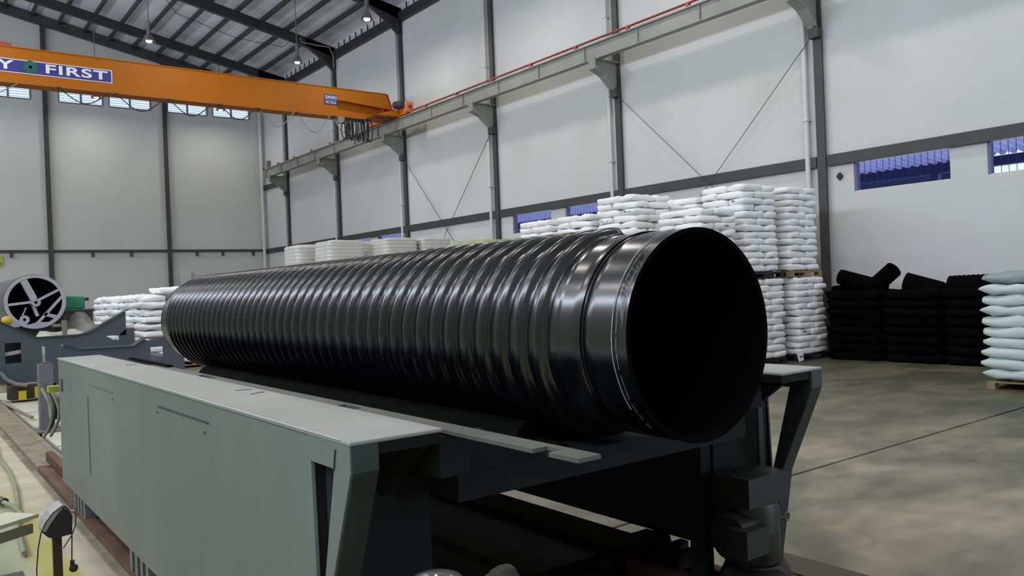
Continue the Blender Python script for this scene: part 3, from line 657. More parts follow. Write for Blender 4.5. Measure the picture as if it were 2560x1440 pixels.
# ================================================================== SACKS
def sack_mesh(name, a, b, h, m, ex=.34, ez=.62, nz=.02, seed=0, n=20, pinch=0.):
    vs = []; fs = []; rows = 9
    sg = lambda v, e: math.copysign(abs(v)**e, v)
    for i in range(rows+1):
        ph = -math.pi/2 + math.pi*i/rows; cp = abs(math.cos(ph))**ez if 0 < i < rows else 0; sp_ = sg(math.sin(ph), ez)
        for k in range(n):
            th = 2*math.pi*k/n
            x = sg(math.cos(th), ex); y = sg(math.sin(th), ex)
            X = x*a/2*cp; Y = y*b/2*cp
            if i in (0, rows): X = x*a/2*.12; Y = y*b/2*.12
            prof = 1 - pinch*max(abs(X)/(a/2), .0)**2.2
            Z = h/2*(1+sp_*prof)
            d = noise.noise(Vector((X*6+seed*7, Y*6, Z*9+seed)))*nz
            vs.append((X*(1+d*1.2), Y*(1+d*1.5), Z+d*.35 if 0 < i < rows else Z))
    for i in range(rows):
        for k in range(n):
            k2 = (k+1) % n; fs.append((i*n+k, i*n+k2, (i+1)*n+k2, (i+1)*n+k))
    fs.append(tuple(range(n-1, -1, -1))); fs.append(tuple(rows*n+k for k in range(n)))
    return MB().add(vs, fs).mesh(name, m, smooth=True)
SK = [sack_mesh('white_sack', .61, .395, .128, M_sack, seed=s, nz=.085, ex=.28, ez=.44) for s in range(4)]
# hidden inner sacks use the same meshes joined as one object per stack
def place(me, x, y, z, rz, label, group, name='white_sack', cat='sack', tilt=0.):
    o = bpy.data.objects.new(name, me); COL.objects.link(o); o.location = (x, y, z); o.rotation_euler = (tilt, 0, rz)
    WLOC[o] = Vector((x, y, z)); return tag(o, label, cat, group)
def pallet(x0, y0, w, d, z, m, label, h=.11):
    r = root('pallet', (x0+w/2, y0+d/2, z), label, 'pallet', 'pallets under the stacked sacks')
    for k in range(6):
        ww = w/6*.8; xx = x0 + w/6*(k+.1)
        part('deck_board', MB().box(xx, xx+ww, y0, y0+d, z+h-.02, z+h), m, r)
    for yy in (y0, y0+d/2-.05, y0+d-.1):
        part('stringer', MB().box(x0, x0+w, yy, yy+.1, z+h-.04, z+h-.02), m, r)
        for xx in (x0, x0+w/2-.06, x0+w-.12):
            part('block', MB().box(xx, xx+.12, yy, yy+.1, z+.018, z+h-.04), m, r)
        part('foot_board', MB().box(x0, x0+w, yy, yy+.1, z+.001, z+.018), m, r)
    return r
ORD = ['bottom', 'second', 'third', 'fourth', 'fifth', 'sixth', 'seventh', 'eighth', 'ninth', 'tenth', 'eleventh', 'twelfth', 'thirteenth', 'fourteenth', 'fifteenth', 'sixteenth', 'seventeenth']
rs = random.Random(11)
HL = .1255
hidden_pile = MB()
def stack(x0, y0, z0, nl, name, side, zvis=0., faces=3, lean=0., h=HL, jit=.012):
    """pinwheel layers of 4 sacks on footprint ~1.0x1.0; faces 2 = only -Y row, 3 = corner, right and left-back"""
    for l in range(nl):
        z = z0 + l*h
        ox = rs.uniform(-jit, jit) + lean*l; oy = rs.uniform(-jit, jit)
        A = [(.30, .1925, 0, 'long side at near corner'), (.7975, .30, 1, 'short end at right'), (.1925, .69, 1, 'on left flank'), (.69, .80, 0, 'back')]
        B = [(.1925, .30, 1, 'short end at near corner'), (.69, .1925, 0, 'long side at right'), (.30, .80, 0, 'on left flank'), (.80, .69, 1, 'back')]
        pat = A if l % 2 == 0 else B
        top = l == nl-1
        for j, (px, py, r90, pos) in enumerate(pat):
            if not top and (j == 3 or (j == 2 and faces < 3)): continue
            if z+h < zvis: continue
            me = SK[rs.randrange(4)]
            lev = 'top' if top else ORD[l]
            if pos == 'back': pos = 'at back'
            place(me, x0+px+ox+rs.uniform(-jit, jit), y0+py+oy+rs.uniform(-jit, jit), z, (math.pi/2 if r90 else 0)+rs.uniform(-.05, .05)+(math.pi if rs.random() < .5 else 0),
                  'white sack, %s layer, %s, %s' % (lev, pos, name), 'white sacks of the ' + name)
def hidden(x0, y0, w, d, z0, z1, name):
    b = MB(); k = 0
    z = z0
    while z < z1-.02:
        # rounded slab layers stand for hidden sacks
        i = .02+.01*(k % 2); zz = min(z+HL, z1)
        b.add([(x0+i+.03, y0+i+.03, z), (x0+w-i-.03, y0+i+.03, z), (x0+w-i-.03, y0+d-i-.03, z), (x0+i+.03, y0+d-i-.03, z),
               (x0+i, y0+i, (z+zz)/2), (x0+w-i, y0+i, (z+zz)/2), (x0+w-i, y0+d-i, (z+zz)/2), (x0+i, y0+d-i, (z+zz)/2),
               (x0+i+.03, y0+i+.03, zz), (x0+w-i-.03, y0+i+.03, zz), (x0+w-i-.03, y0+d-i-.03, zz), (x0+i+.03, y0+d-i-.03, zz)],
              [(0, 3, 2, 1), (8, 9, 10, 11)] + [(a, (a+1) % 4, (a+1) % 4+4, a+4) for a in range(4)] + [(a+4, (a+1) % 4+4, (a+1) % 4+8, a+8) for a in range(4)])
        z += HL; k += 1
    return solo('sack_pile', b, M_sack, (x0+w/2, y0+d/2, z0), name, 'sacks', kind='stuff')
# A: two-high stack by the dark column; B beside it; C, then the row behind
SA = 'stack by dark column'
pallet(13.80, 9.12, 1.06, 1.0, 0, M_blackpl, 'black pallet on the floor under the stack beside the dark column')
stack(13.86, 9.10, .115, 12, 'lower ' + SA, 'a', faces=3, lean=-.006, jit=.022)
pallet(13.72, 9.16, 1.08, 1.0, 1.63, M_wood, 'brown wooden pallet at mid height beside the dark column', h=.12)
stack(13.72, 9.16, 1.755, 13, 'upper ' + SA, 'a', faces=2)
SB = 'stack by pipe mouth'
pallet(12.42, 9.2, 1.15, 1.0, 0, M_blackpl, 'black pallet on the floor just right of the pipe mouth')
stack(12.58, 9.2, .115, 12, 'lower ' + SB, 'b', faces=2)
pallet(12.42, 9.2, 1.15, 1.0, 1.63, M_blackpl, 'black pallet at mid height behind the pipe mouth', h=.12)
stack(12.46, 9.2, 1.755, 13, 'upper ' + SB, 'b', faces=3, lean=-.006)
hidden(12.4, 10.3, 2.45, 1.1, .0, 1.7, 'hidden white sacks behind the two-high stacks')
stack(12.36, 10.28, 1.755, 12, 'stack behind tallest pair', 'b1', faces=3, zvis=2.6)
hidden(13.45, 10.28, 1.3, 1.2, 1.7, 3.35, 'white sacks behind the stack by the column')
hidden(12.98, 10.90, .35, .35, 1.7, 3.1, 'hidden core of the stack behind the tallest pair')
# C stack, lower top, right behind the pipe mouth
stack(11.08, 9.12, 1.14, 14, 'low stack behind pipe mouth', 'c', faces=3, zvis=1.9, lean=.0)
hidden(11.08, 9.15, 1.0, 1.0, 0, 1.9, 'hidden white sacks behind the pipe mouth')
hidden(11.70, 9.76, .34, .34, 1.9, 2.72, 'inner sacks of the low stack behind the pipe mouth')
stack(10.80, 10.42, 1.14, 17, 'peaked stack with printed sacks', 'd', faces=3, zvis=2.4)
hidden(10.85, 10.45, 1.0, 1.0, 0, 2.45, 'hidden sacks under the peaked stack'); hidden(11.42, 11.06, .34, .34, 2.45, 3.1, 'inner sacks of the peaked stack')
hidden(11.85, 10.45, .5, 1.1, 0, 3.1, 'sacks filling between the peaked stack and the tall stack')
stack(10.80, 11.62, 1.14, 15, 'second stack beyond peaked one', 'e', faces=3, zvis=2.5)
hidden(10.85, 11.65, 1.0, 1.0, 0, 2.55, 'hidden sacks under the second stack'); hidden(11.42, 12.26, .34, .34, 2.5, 2.85, 'inner sacks of the second stack')
stack(10.80, 12.85, 1.14, 15, 'leftmost unwrapped stack', 'f', faces=3, zvis=2.5)
hidden(10.85, 12.9, 1.0, 1.15, 0, 2.55, 'hidden sacks under the leftmost loose stack'); hidden(11.42, 13.50, .34, .34, 2.5, 2.85, 'inner sacks of the leftmost loose stack')
stack(11.9, 11.6, 1.30, 15, 'stack rising over second one', 'g', faces=3, zvis=2.7)
hidden(11.95, 11.6, 1.0, 1.0, 0, 2.75, 'hidden sacks of the stack seen over the second one')
# printed labels on a few sacks
def print_on(x, y, z, txt, face, size=.07):
    e = root('sack_print', (x, y, z), 'dark printed word "%s" on a white sack at the %s' % (txt, face[1]), 'print')
    R = Matrix.Rotation(math.radians(90), 4, 'X') if face[0] == 'y' else Matrix.Rotation(math.radians(-90), 4, 'Z') @ Matrix.Rotation(math.radians(90), 4, 'X')
    text_part('print_letters', txt, size, M_ink, e, Matrix.Translation((x, y, z)) @ R, sx=1.25, offset=.001, shear=.25)
def print_child(sub, txt, size=.075, flank=True):
    # attach the print to the sack whose label holds all the given words
    for o in list(COL.objects):
        l = o.get('label', '')
        if o.name.startswith('white_sack') and all(s in l for s in sub):
            if o.get('pr'): continue
            cu = bpy.data.curves.new('t', 'FONT'); cu.body = txt; cu.size = size; cu.extrude = .001; cu.offset = .001; cu.shear = .3
            cu.align_x = 'CENTER'; cu.align_y = 'CENTER'
            t = bpy.data.objects.new('t', cu); COL.objects.link(t)
            dg = bpy.context.evaluated_depsgraph_get(); me = bpy.data.meshes.new_from_object(t.evaluated_get(dg)); bpy.data.objects.remove(t)
            rz = o.rotation_euler.z
            # world-facing: flank -> faces -X, else faces -Y
            ang = (math.radians(-90) if flank else 0)
            half = .1975 if abs(math.sin(rz)) > .5 and flank or (abs(math.sin(rz)) < .5 and not flank) else .3
            Mw = Matrix.Rotation(ang, 4, 'Z') @ Matrix.Translation((0, -half, .075)) @ Matrix.Rotation(math.radians(82), 4, 'X')
            me.transform(Matrix.Rotation(-rz, 4, 'Z') @ Mw); me.materials.clear(); me.materials.append(M_ink)
            p = bpy.data.objects.new('sack_print', me); COL.objects.link(p); p.parent = o; WLOC[p] = WLOC[o]
            o['label'] = o['label'] + ', printed ' + txt; return
print_child(['peaked stack', 'fourteenth', 'left flank'], 'Asbuty')
print_child(['peaked stack', 'fifteenth', 'near corner'], 'Asbuty')
print_child(['upper stack', 'by pipe mouth', 'eleventh', 'near corner'], 'Asbuty')
print_child(['upper stack', 'by pipe mouth', 'third', 'near corner'], 'Asbuty', .06)
print_child(['low stack', 'eleventh', 'near corner'], 'Extrene')
print_child(['low stack', 'twelfth', 'right'], 'Asbuty', .05, False)
print_child(['lower stack', 'by dark column', 'fourth', 'near corner'], 'Asbuty', .06, False)
ls = root('loose_leaflet', (13.75, 9.08, .1), 'loose white printed sheet hanging at the bottom sack corner', 'sheet')
part('sheet', MB().add([(13.62, 9.03, .20), (13.86, 9.05, .20), (13.84, 9.02, .03), (13.66, 9.0, .01), (13.62, 9.04, .20), (13.86, 9.06, .20), (13.84, 9.03, .03), (13.66, 9.01, .01)], [(0, 1, 2, 3), (7, 6, 5, 4), (0, 4, 5, 1), (1, 5, 6, 2), (2, 6, 7, 3), (3, 7, 4, 0)]), M_sack, ls)
part('sheet_print', MB().box(13.70, 13.80, 9.015, 9.02, .09, .115), M_ink, ls)
wire('plastic_strip', [(14.98, 9.0, .42), (14.96, 9.0, .30), (15.02, 8.99, .22), (15.03, 8.99, .12), (15.01, 8.99, .02)], .012, 'torn pale strip hanging right of the sacks near the column foot', 'strip', M_wrap)
# shrink wrapped pallets farther back
def wrapped(x0, y0, w, d, top, label, seed):
    r = root('wrapped_pallet', (x0+w/2, y0+d/2, 0), label, 'pallet load', 'stretch-wrapped white pallet loads')
    for lev, (z0, z1) in enumerate(((.12, 1.62), (1.76, top))):
        vs = []; fs = []; n = 40; rows = int((z1-z0)/.036)
        for i in range(rows+1):
            z = z0+(z1-z0)*i/rows; bul = .025*abs(math.sin(math.pi*(z-z0)/.115))
            fade = .0 if i < rows else .10
            for k in range(n):
                th = 2*math.pi*(k+.5)/n; sx = math.copysign(abs(math.cos(th))**.28, math.cos(th)); sy = math.copysign(abs(math.sin(th))**.28, math.sin(th))
                q = noise.noise(Vector((sx*2+seed, sy*2, z*3)))*.02
                vs.append((x0+w/2+(w/2+bul-fade+q)*sx, y0+d/2+(d/2+bul-fade+q)*sy, z+(.03*noise.noise(Vector((sx*1.5, sy*1.5, seed))) if i == rows else 0)))
        for i in range(rows):
            for k in range(n): fs.append((i*n+k, i*n+(k+1) % n, (i+1)*n+(k+1) % n, (i+1)*n+k))
        c = len(vs); vs.append((x0+w/2, y0+d/2, z1+.05))
        for k in range(n): fs.append((rows*n+k, rows*n+(k+1) % n, c))
        part('wrapped_sacks', MB().add(vs, fs), M_wrap, r, smooth=True)
        part('load_pallet', MB().box(x0, x0+w, y0, y0+d, z0-.12 if lev == 0 else z0-.14, z0), M_wood, r)
        for dz in (.35, .9):
            part('printed_mark', MB().box(x0+w*.45, x0+w*.55, y0-.045, y0-.035, z0+dz, z0+dz+.05), mat('grey_print', (.22, .22, .22), .6), r)
wrapped(10.45, 25.2, 1.25, 1.2, 3.30, 'leftmost stretch-wrapped white pallet load behind the pipe', 1)
wrapped(10.85, 23.6, 1.25, 1.2, 3.34, 'second stretch-wrapped load from the left behind the pipe', 2)
wrapped(12.40, 22.8, 1.2, 1.2, 3.36, 'stretch-wrapped load right of the dark gap', 3)
wrapped(13.72, 22.7, 1.1, 1.2, 3.38, 'rightmost stretch-wrapped load, next to the crossing brace rods', 4)
wrapped(12.6, 25.2, 1.2, 1.2, 3.42, 'stretch-wrapped load in the dark gap, set further back', 5)
# olive tarp on a hidden stack
hidden(11.0, 15.6, 1.3, 1.9, 0, 2.62, 'hidden white sacks under the olive sheet')
tv = []; tf = []; n = 18
for i in range(n+1):
    for j in range(n+1):
        u, v = i/n, j/n; e = min(u, 1-u, v, 1-v)
        tv.append((10.95+1.4*u, 15.5+2.1*v, 2.63 + (.20 if e > .02 else 0.0)*min(1, e*5) + .09*noise.noise(Vector((u*6, v*6, 2)))*(1 if e > .02 else 0)))
for i in range(n):
    for j in range(n): tf.append((i*(n+1)+j, (i+1)*(n+1)+j, (i+1)*(n+1)+j+1, i*(n+1)+j+1))
solo('folded_sheet', MB().add(tv, tf), M_tarp, (11.6, 16.5, 2.63), 'crumpled olive green sheet on a stack behind the pipe', 'sheet', smooth=True)
# ------------------------------------------------------------------ pale teal sacks at the right edge
TS = [sack_mesh('teal_sack', .74, .56, .178, M_teal, ex=.5, ez=.66, nz=.12, seed=s, pinch=.42, n=28) for s in range(3)]
TS2 = sack_mesh('blue_grey_sack', .74, .56, .19, M_bluegreysack, ex=.6, ez=.85, nz=.14, seed=5, pinch=.6, n=28)
pallet(11.84, 3.6, 1.05, 1.32, 0, M_wood, 'wooden pallet under the pale teal sacks at the right edge')
z = .115
for l in range(10):
    h = .148 
    last = l == 9
    for j, (px, py) in enumerate(((.34, 1.08), (.34, .36), (.86, 1.05), (.86, .33))):
        if j >= 2 and l < 9: pass
        if last and j in (0,): me = TS2; nm = 'blue_grey_sack'; lb = 'blue-grey sack on top at the outer left corner of the teal stack'
        else:
            me = TS[rs.randrange(3)]; nm = 'teal_sack'
            lb = 'pale teal sack, %s layer, %s, stack at right edge' % ('top' if last else ORD[l], ['outer left column', 'outer right column', 'rear left column', 'rear right column'][j])
        place(me, 11.74+px+rs.uniform(-.03, .03), 3.55+py+rs.uniform(-.02, .02), z, math.pi/2+rs.uniform(-.06, .06), lb, 'pale teal sacks at the right edge', nm)
    z += h-.004
# ------------------------------------------------------------------ black bales and pipes along the right wall
BL = [sack_mesh('black_bale', 1.0, 1.07, .163, M_bale, ex=.25, ez=.28, nz=.11, seed=s) for s in range(3)]
for c, (bx_, by_, nl) in enumerate(((14.95, 8.40, 8), (14.98, 7.30, 8), (15.0, 6.20, 8), (15.0, 5.10, 8))):
    for l in range(nl):
        place(BL[rs.randrange(3)], bx_+rs.uniform(-.03, .03), by_+rs.uniform(-.02, .02), .002+l*.165, rs.uniform(-.04, .04),
              'black plastic bale, %s, %s pile by right wall' % ('topmost' if l == nl-1 else ORD[l]+' layer', ['first, next to the white sacks,', 'second', 'third', 'fourth, behind the teal sacks,'][c]), 'black bales along the right wall', 'black_bale', 'bale')
def small_pipe(p, q, r, label, hole=True, corr=False):
    p = Vector(p); q = Vector(q); L = (q-p).length; n = int(L/.02) if corr else 2
    o = root('black_pipe', tuple((p+q)/2), label, 'pipe')
    prof = [(r*.88, 0), (r, 0)] + ([(r*(1.0 if (k//2) % 2 else .93), L*(k+1)/(n+2)) for k in range(n)] if corr else []) + [(r, L), (r*.88, L), (r*.88, 0)]
    part('pipe_shell', MB().lathe(prof, p, q-p, 24), M_bale, o, smooth='auto')
    part('bore_end', MB().lathe([(0, L*.5), (r*.88, L*.5)], p, q-p, 24), M_bale, o)
    return o
small_pipe((14.88, 8.82, 1.60), (14.95, 7.95, 1.34), .15, 'black pipe tilted up to the left on the bale pile')
small_pipe((14.85, 7.72, 1.70), (14.95, 8.25, 1.32), .155, 'black pipe stub pointing up right on the bale pile')
small_pipe((14.9, 7.53, 1.47), (15.0, 6.95, 1.28), .17, 'black pipe lump beside the upturned stub')
small_pipe((15.0, 7.1, 1.33), (14.95, 6.85, 1.36), .07, 'short black pipe between the lumps on the piles')
small_pipe((15.1, 6.95, 1.30), (14.95, 6.55, 1.33), .09, 'short black pipe left of the long horizontal one')
small_pipe((14.9, 6.72, 1.36), (14.9, 4.1, 1.40), .19, 'long horizontal black corrugated pipe behind the teal sacks', corr=True)
small_pipe((15.1, 9.1, 1.32), (15.1, 8.0, 1.46), .10, 'black corrugated pipe lying by the dark column', corr=True)
bn = root('junction_cover', (15.98, 9.1, 3.7), 'small black diamond-shaped fitting on the right wall', 'fitting')
part('cover', MB().prism([(9.45, 3.72), (9.38, 3.80), (9.32, 3.72), (9.39, 3.64)], 'x', 15.93, 15.999), M_blackpl, bn)
# ================================================================== LEFT SIDE
ws = 'white sack pile on the left behind the far cradle'
LS = [sack_mesh('white_sack', .98, .64, .172, M_sack, seed=s+10, nz=.17, ez=.60, ex=.36) for s in range(3)]
POSX = ['at its near corner', 'first along the left flank', 'second along the left flank', 'third along the left flank', 'deepest on the left flank', 'second from corner facing camera', 'third from corner facing camera', 'end one facing camera', 'last but one of left flank', 'last of left flank']
for l in range(10):
    z = .12+l*.168
    if l % 2: row = [(4.85, 20.62, 1), (4.98, 21.6, 0), (4.98, 22.25, 0), (4.85, 23.05, 1), (4.98, 23.9, 0), (5.65, 20.8, 0), (6.4, 20.8, 0), (7.3, 20.6, 0), (4.85, 24.7, 1), (4.98, 25.6, 0)]
    else: row = [(4.98, 20.45, 0), (4.85, 21.25, 1), (4.85, 22.25, 1), (4.98, 23.1, 0), (4.85, 23.95, 1), (5.8, 20.65, 1), (6.5, 20.45, 0), (7.45, 20.5, 0), (4.98, 24.8, 0), (4.85, 25.6, 1)]
    for j, (x, y, r90) in enumerate(row):
        if l == 9 and j in (3, 6): continue
        place(LS[rs.randrange(3)], x+rs.uniform(-.03, .03), y+rs.uniform(-.03, .03), z, (math.pi/2 if r90 else 0)+rs.uniform(-.08, .08),
              'large white sack, %s layer of pile behind far cradle, %s' % (ORD[l], POSX[j]), ws)
place(LS[0], 5.35, 20.5, .12+10*.168, .05, 'large white sack lying on top of the left pile nearest the pipe', ws)
hidden(5.45, 21.15, 2.2, 3.0, .12, 1.6, 'hidden large white sacks inside the left pile')
pallet(4.4, 20.2, 3.5, 5.9, 0, M_wood, 'wide wooden pallet under the left white sack pile')
# far pipe with spoked end
def far_pipe():
    cx, cy, cz = 2.26, 19.0, 1.735; R = .56
    o = root('mandrel_pipe', (cx, 21, cz-R), 'black pipe with spoked grey end ring at the left edge', 'pipe')
    part('pipe_shell', MB().lathe([(R*.93, 0), (R, 0), (R, .25), (R*.985, .3), (R*.985, 7), (R*.9, 7), (R*.9, 0)], (cx, cy, cz), (0, 1, 0), 48), M_black, o, smooth='auto')
    part('end_ring', MB().lathe([(R*.86, 0), (R*.985, 0), (R*.985, .06), (R*.86, .06), (R*.86, 0)], (cx, cy-.04, cz), (0, 1, 0), 48), M_hub, o, smooth='auto')
    part('inner_disc', MB().lathe([(0, 0), (R*.9, 0)], (cx, cy+1.4, cz), (0, 1, 0), 32), M_blackin, o)
    part('hub', MB().lathe([(.03, 0), (.085, 0), (.085, .5), (.03, .5), (.03, 0)], (cx, cy-.12, cz-.02), (0, 1, 0), 20), mat('hub_green_grey', (.30, .35, .36), .4), o, smooth='auto')
    def sp(a0, r0, a1, r1, w=.06, d=.1, lab='spoke'):
        p = (cx+math.cos(math.radians(a0))*r0, cy+.02, cz+math.sin(math.radians(a0))*r0); q = (cx+math.cos(math.radians(a1))*r1, cy+.02, cz+math.sin(math.radians(a1))*r1)
        part(lab, MB().bar(p, q, d, w, up=(0, 1, 0)) if 0 else MB().bar(p, q, w, d, up=(0, 1, 0)), M_hub, o)
    sp(28, .06, 28, .52, .05); sp(186, .06, 186, .52, .05); sp(114, .06, 114, .50, .13)
    sp(10, .49, 268, .49, .05); sp(300, .30, 318, .50, .07); sp(250, .10, 276, .30, .06); sp(215, .20, 232, .42, .02)
    part('curled_bracket', MB().lathe([(.03, 0), (.09, 0), (.09, .08), (.03, .08), (.03, 0)], (cx-.20, cy-.02, cz-.36), (0, 1, 0), 20), M_hub, o, smooth='auto')
    part('lower_segment', MB().prism([(cx-.28, cz-.44), (cx-.12, cz-.46), (cx+.02, cz-.42), (cx+.3, cz-.43), (cx+.12, cz-.53), (cx-.12, cz-.53)], 'y', cy-.03, cy+.05), M_hub, o)
    part('saddle', MB().box(cx-.35, cx+.35, cy+.3, cy+.6, .9, cz-R+.02), M_darkgreen, o)
    part('stand_leg', MB().box(cx-.3, cx-.15, cy+.3, cy+.6, 0, .9).box(cx+.15, cx+.3, cy+.3, cy+.6, 0, .9), M_darkgreen, o)
    part('saddle', MB().box(cx-.35, cx+.35, cy+5.3, cy+5.6, 0, cz-R+.02), M_darkgreen, o)
far_pipe()
# far cradle end frames
fc = root('cradle_end_frame', (2.4, 16.2, 0), 'slate blue steel cradle end frame, farther one with rising wings', 'machine')
P1 = [(1.0, 1.56), (1.40, 1.385), (1.71, 1.20), (1.94, 1.075), (2.62, 1.085), (2.77, 1.13), (3.27, 1.42), (3.36, 1.47), (3.37, 1.17), (3.50, 1.17), (3.51, .90), (3.0, .86), (2.85, .84), (2.3, .84), (1.85, .84), (1.70, .68), (1.69, .62)]
def plate(par, nm, poly, y, m, t=.05, lab=None): return part(nm, MB().prism(poly, 'y', y, y+t), m, par, lab)
# built from panels so the window openings stay open
plate(fc, 'frame_panel', [(.95, 1.58), (1.40, 1.385), (1.71, 1.20), (1.94, 1.075), (1.94, 1.03), (.95, 1.03)], 16.2, M_slate)
plate(fc, 'frame_panel', [(.95, 1.03), (1.45, 1.03), (1.45, .68), (.95, .68)], 16.2, M_slate)
plate(fc, 'frame_panel', [(1.69, 1.03), (2.0, 1.03), (2.0, .68), (1.69, .68)], 16.2, M_slate)
plate(fc, 'frame_panel', [(.95, .68), (2.0, .68), (2.0, .33), (1.2, .33), (1.05, .45), (.95, .6)], 16.2, M_slate)
plate(fc, 'frame_panel', [(1.94, 1.075), (2.62, 1.085), (2.62, .25), (2.05, .25), (2.05, .93), (2.0, .94), (2.0, 1.03), (1.94, 1.03)], 16.2, M_slate)
plate(fc, 'frame_panel', [(2.62, 1.085), (2.77, 1.13), (3.27, 1.42), (3.36, 1.47), (3.36, 1.05), (2.62, 1.05)], 16.2, M_slate)
plate(fc, 'frame_panel', [(3.24, 1.05), (3.37, 1.17), (3.50, 1.17), (3.51, .30), (3.24, .30)], 16.2, M_slate)
plate(fc, 'frame_panel', [(2.62, 1.05), (3.02, 1.05), (3.2, .93), (2.62, .93)], 16.2, M_slate)
plate(fc, 'frame_panel', [(2.62, .93), (3.24, .93), (3.24, .25), (2.62, .25)], 16.2, M_slate)
part('edge_flange', MB().prism([(.95, 1.58), (1.40, 1.385), (1.94, 1.075), (2.62, 1.085), (2.77, 1.13), (3.36, 1.47), (3.36, 1.49), (2.77, 1.155), (2.62, 1.11), (1.94, 1.10), (1.40, 1.41), (.95, 1.605)], 'y', 16.17, 16.45), M_slate2, fc)
part('diagonal_stay', MB().bar((1.2, 16.3, .80), (1.9, 16.3, .90), .05, .06), M_hub, fc)
part('dark_backing', MB().box(1.4, 1.75, 16.5, 16.55, .62, 1.06), M_darkgreen, fc)
part('wheel_arch', MB().tube([(1.37, 16.15, .55), (1.45, 16.15, .42), (1.58, 16.15, .33), (1.75, 16.15, .29)], .035, 8), mat('arch_grey', (.22, .24, .26), .5), fc)
part('wheel_box', MB().box(1.5, 2.2, 16.2, 16.6, .05, .28), mat('dark_olive', (.03, .032, .015), .6), fc)
part('buffer_block', MB().box(1.62, 1.73, 16.1, 16.2, .05, .20), M_yellow, fc, 'yellow painted buffer block')
part('buffer_block', MB().box(1.86, 1.94, 16.1, 16.2, .07, .25), M_yellow, fc, 'yellow painted buffer block')
part('frame_foot', MB().box(3.26, 3.49, 16.25, 16.6, .006, .32), M_slate2, fc)
part('frame_foot', MB().box(1.05, 1.25, 16.25, 16.6, .12, .46), M_slate2, fc)
fd = root('cradle_end_frame', (2.6, 12.6, 0), 'slate blue steel cradle end frame, nearer one with a square hole', 'machine')
plate(fd, 'frame_panel', [(1.84, 1.06), (2.04, 1.005), (2.71, .995), (2.80, 1.06), (2.86, 1.10), (2.90, 1.08), (2.93, 1.085), (2.93, .20), (1.77, .20), (1.77, 1.05)], 12.6, M_slate)
plate(fd, 'frame_panel', [(2.93, 1.085), (3.07, 1.12), (3.4, 1.13), (3.4, .98), (2.93, .98)], 12.6, M_slate)
plate(fd, 'frame_panel', [(3.11, .98), (3.4, .98), (3.4, .20), (3.11, .20)], 12.6, M_slate)
plate(fd, 'frame_panel', [(2.93, .80), (3.11, .80), (3.11, .20), (2.93, .20)], 12.6, M_slate)
part('edge_flange', MB().prism([(1.80, 1.08), (2.04, 1.01), (2.71, 1.0), (2.86, 1.10), (2.86, 1.12), (2.70, 1.02), (2.04, 1.03), (1.82, 1.10)], 'y', 12.57, 12.8), M_slate2, fd)
part('frame_foot', MB().box(1.8, 2.0, 12.6, 12.9, .006, .2).box(3.15, 3.35, 12.6, 12.9, .006, .2), M_slate2, fd)
part('side_beam', MB().box(3.2, 3.4, 12.66, 16.2, .5, .8), M_slate, fd)
pp = root('steel_post', (1.56, 12.2, 0), 'violet-grey channel post on a square foot plate by the rail', 'post')
part('post_channel', MB().box(1.45, 1.50, 12.1, 12.3, .03, .88).box(1.50, 1.61, 12.26, 12.3, .03, .90).box(1.50, 1.61, 12.1, 12.14, .03, .88), M_post, pp)
part('foot_plate', MB().box(1.36, 1.78, 11.95, 12.35, .006, .03), M_post, pp)
wire('floor_bar', [(1.36, 16.0, .06), (1.50, 13.4, .06)], .022, 'pale round bar lying aslant on the floor slabs', 'bar', M_tan, 8)
# cable reel at the far end of the beam
rl = root('hose_reel', (1.05, 8.0, .6), 'pale green hose reel at the far end of the grey beam', 'reel')
part('reel_drum', MB().lathe([(0, 0), (.12, 0), (.12, .14), (0, .14)], (1.03, 8.0, .78), (1, 0, 0), 20), mat('reel_beige', (.30, .29, .20), .6), rl, smooth='auto')
part('reel_bracket', MB().box(1.10, 1.2, 7.6, 8.1, .70, .80), M_mot, rl)
part('reel_handle', MB().box(.99, 1.14, 7.72, 7.82, .92, .97), mat('yellow_green', (.45, .46, .06), .5), rl)
for k, (dy, dz, m) in enumerate(((0, 0, M_hose), (.06, .02, M_hosedark), (.1, -.02, M_hose))):
    pts = [(1.02-.02*k+.05*math.sin(t), 7.95+dy-.16*math.sin(t*1.0), .95+dz-.42*(t/math.pi)) for t in [math.pi*i/12 for i in range(13)]]
    part('hose_loop', MB().tube(pts, .014, 6), m, rl)
